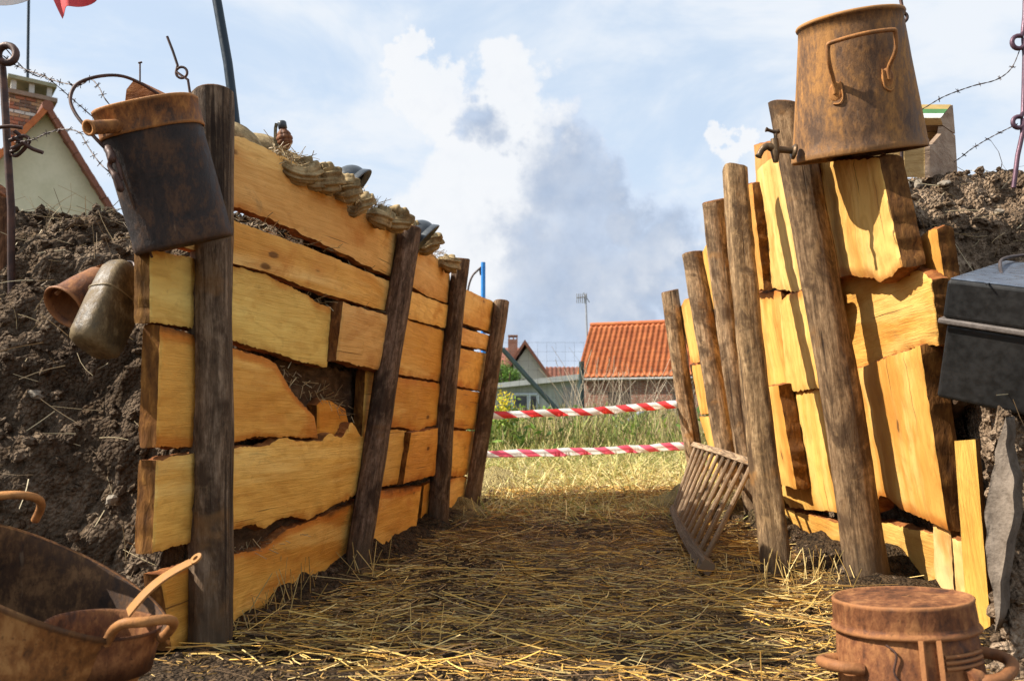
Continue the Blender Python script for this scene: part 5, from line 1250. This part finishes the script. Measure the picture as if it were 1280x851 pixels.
    for _ in range(1000):
        side = -1 if random.random() < .55 else 1; q = bank_point(side, random.uniform(1.95, 3.2), random.uniform(.02, 1.3))
        P.append((q.x, q.y-.012, q.z+.012)); D.append((random.gauss(0, 1), random.gauss(-.2, .4), random.gauss(0, .6))); L.append(random.uniform(.03, .17))
    for (x0, y0, x1, y1) in [(295, 268, 490, 346), (350, 460, 440, 520), (380, 372, 500, 396), (290, 690, 370, 665)]:
        for _ in range(60):
            t = random.random(); q = on_L(x0+(x1-x0)*t, y0+(y1-y0)*t+random.gauss(0, 4), -.03)
            P.append(tuple(q)); D.append((random.gauss(.5, .5), random.gauss(0, .8), random.gauss(-.2, .6))); L.append(random.uniform(.02, .07))
    n = len(P); strips('loose_rootlets', np.array(P), np.array(D), np.array(L), RS.uniform(.0007, .0019, n), pick([(.46, .36, .20), (.36, .25, .12), (.55, .45, .27), (.22, .15, .08)], n), M['straw'], .5, label='dry straws and rootlets caught on the banks and between planks', seg=3)
straw_field()
# stubble of dry grass beyond the trench mouth, tall weeds behind the tapes
def grass():
    n = 15000; y = 4.4+RS.rand(n)**1.2*5.7; x = -1.6+RS.rand(n)*(4.4)+(y-5)*RS.normal(0, .12, n)
    kp = (x > -.78+.19*(y-2.2)) | (y > 5.4); kp &= (x < 1.75) | (y > 6.6); kp &= RS.rand(n) < np.clip((y-4.35)/.7, .08, 1); x, y = x[kp], y[kp]; n = len(x)
    lying = RS.rand(n) < .62
    D = np.stack([RS.normal(0, 1, n), RS.normal(0, .5, n), np.where(lying, RS.uniform(.02, .28, n), 1.1)], 1)
    g = np.clip((y-6.2)/3, 0, 1); L = np.where(lying, RS.uniform(.06, .22, n), RS.uniform(.05, .13, n)+g*.16)
    c = pick([(.66, .54, .22), (.74, .62, .30), (.56, .46, .16), (.44, .40, .12)], n); gr = pick([(.20, .24, .05), (.28, .30, .07), (.34, .33, .10)], n)
    mk = RS.rand(n) < (.10+.55*g); c[mk] = gr[mk]
    strips('dry_grass', np.stack([x, y, vfl(y)], 1), D, L, RS.uniform(.0018, .0036, n), c, M['straw'], .5, label='pale dry grass of the field beyond the trench')
    n = 11000; y = 9.0+RS.rand(n)*5.2; x = -2.4+RS.rand(n)*6.4
    ht = np.array([.44+.36*fr((a*1.1, b*.8, 1), 3) for a, b in zip(x, y)])
    L = np.clip(ht*RS.uniform(.6, 1.15, n), .15, 1.2)
    D = np.stack([RS.normal(0, .22, n), RS.normal(0, .22, n), np.ones(n)], 1)
    patch = np.array([fr((a*.9, b*.5, 8), 2) for a, b in zip(x, y)])+.22*(1.2-x)
    c = pick([(.20, .26, .05), (.26, .32, .07), (.32, .36, .10), (.13, .18, .04)], n); br = pick([(.46, .38, .17), (.52, .43, .22), (.34, .25, .12), (.42, .37, .13)], n)
    mk = RS.rand(n) < np.clip(.62-patch*.9, .42, .97); c[mk] = br[mk]
    strips('tall_weeds', np.stack([x, y, np.full(n, .15)], 1), D, L, RS.uniform(.003, .0075, n), c, M['blade'], .35, label='rank green and brown weeds behind the barrier tapes', seg=3)
    # broad leaves among the weeds
    n = 3600; y = 8.8+RS.rand(n)*4.5; x = -2.2+RS.rand(n)*4.6; z = .2+RS.rand(n)*.50*(.8+.4*RS.rand(n))
    den = np.array([fr((a*1.4, b*.9, 3), 3) for a, b in zip(x, y)])-.22*x > -.02; x, y, z = x[den], y[den], z[den]; n = len(x)
    s = RS.uniform(.015, .045, n); u = RS.normal(0, 1, (n, 3)); u /= np.linalg.norm(u, axis=1)[:, None]; v = np.cross(u, RS.normal(0, 1, (n, 3))); v /= np.linalg.norm(v, axis=1)[:, None]
    c0 = np.stack([x, y, z], 1); V = np.stack([c0-u*s[:, None]*1.5, c0+v*s[:, None]*.6, c0+u*s[:, None]*1.5, c0-v*s[:, None]*.6], 1).reshape(-1, 3)
    o = arr_mesh('weed_leaves', V, np.arange(n*4).reshape(-1, 4), M['blade'], np.repeat(pick([(.10, .19, .03), (.16, .26, .04), (.24, .32, .05), (.07, .13, .025)], n), 4, 0)); tag(o, 'broad green leaves among the weeds behind the tapes', kind='stuff')
    # bare dead stalks in front of the barn
    P, D, L = [], [], []
    for _ in range(230):
        P.append((random.uniform(.8, 3.6), random.uniform(11, 14), .15)); D.append((random.gauss(0, .28), random.gauss(0, .2), 1)); L.append(random.uniform(.6, 1.55))
    n = len(P); strips('dead_stalks', np.array(P), np.array(D), np.array(L), RS.uniform(.003, .006, n), pick([(.30, .23, .15), (.40, .33, .23), (.22, .16, .10)], n), M['straw'], .6, label='bare dead stalks before the brick barn', seg=4)
    # far weeds and hedge-foot up to the fence
    n = 5000; y = 14+RS.rand(n)*9; x = -6+RS.rand(n)*14
    strips('far_grass', np.stack([x, y, np.full(n, .15)], 1), np.stack([RS.normal(0, .25, n), RS.normal(0, .25, n), np.ones(n)], 1), RS.uniform(.3, .8, n), RS.uniform(.006, .012, n), pick([(.16, .21, .045), (.26, .26, .09), (.30, .26, .12)], n), M['blade'], .35, label='grass up to the fence and the shed')
grass()
# yellow flowering weed by the left wall's far end
GW = thing('flowering_weed', at(632, 560, 9.6), 'yellow flowering weed standing just right of the last left post', 'weed')
n = 260; c = at(630, 510, 9.6); 
for nm, cols, zz, s0, cnt in (('leaves', [(.16, .25, .04), (.22, .30, .05)], -.22, .035, 240), ('flowers', [(.75, .58, .03), (.85, .68, .05)], .02, .016, 330)):
    c0 = np.array(c)+np.stack([RS.normal(0, .09 if nm == 'leaves' else .055, cnt), RS.normal(0, .07, cnt), zz+RS.normal(0, .14 if nm == 'leaves' else .10, cnt)], 1)
    u = RS.normal(0, 1, (cnt, 3)); u /= np.linalg.norm(u, axis=1)[:, None]; v = np.cross(u, RS.normal(0, 1, (cnt, 3))); v /= np.linalg.norm(v, axis=1)[:, None]
    V = np.stack([c0-u*s0, c0+v*s0*.6, c0+u*s0, c0-v*s0*.6], 1).reshape(-1, 3)
    o = arr_mesh(nm, V-np.array(GW.location), np.arange(cnt*4).reshape(-1, 4), M['blade'], np.repeat(pick(cols, cnt), 4, 0)); o.parent = GW; o['kind'] = 'stuff'
mb = MB()
for k in range(7): mb.tube([at(632+k-3, 562, 9.6), c+Vector((random.gauss(0, .05), 0, random.uniform(-.1, .1)))], .005, 5)
mb.build('stem', mat_plain('stem', (.12, .16, .04), (.2, .22, .07), 9, .7), GW)
# round green tree left of the shed
c = at(634, 470, 31); TRE = thing('garden_tree', Vector((c.x, c.y, .15)), 'small round green tree beyond the shed beside the last left post', 'tree')
mb = MB(); mb.tube([Vector((c.x, c.y, .15)), Vector((c.x+.05, c.y, 1.0)), c], [.10, .08, .04], 8)
for k in range(6): mb.tube([Vector((c.x, c.y, .9+.1*k)), c+Vector((random.gauss(0, .5), random.gauss(0, .5), random.uniform(0, .4)))], [.04, .015], 6)
mb.build('trunk', M['bark'], TRE)
n = 4200; lob = RS.normal(0, 1, (16, 3)); lob /= np.linalg.norm(lob, axis=1)[:, None]; lob = lob*np.array([.48, .48, .33])
q = lob[RS.randint(0, 16, n)]+RS.normal(0, .17, (n, 3)); c0 = np.array(c)+np.array([-.05, 0, -.10])+q
u = RS.normal(0, 1, (n, 3)); u /= np.linalg.norm(u, axis=1)[:, None]; v = np.cross(u, RS.normal(0, 1, (n, 3))); v /= np.linalg.norm(v, axis=1)[:, None]; s = RS.uniform(.03, .06, n)[:, None]
V = np.stack([c0-u*s, c0+v*s*.6, c0+u*s, c0-v*s*.6], 1).reshape(-1, 3)
o = arr_mesh('crown', V-np.array(TRE.location), np.arange(n*4).reshape(-1, 4), M['blade'], np.repeat(pick([(.06, .13, .02), (.09, .17, .025), (.12, .21, .03)], n), 4, 0)); o.parent = TRE
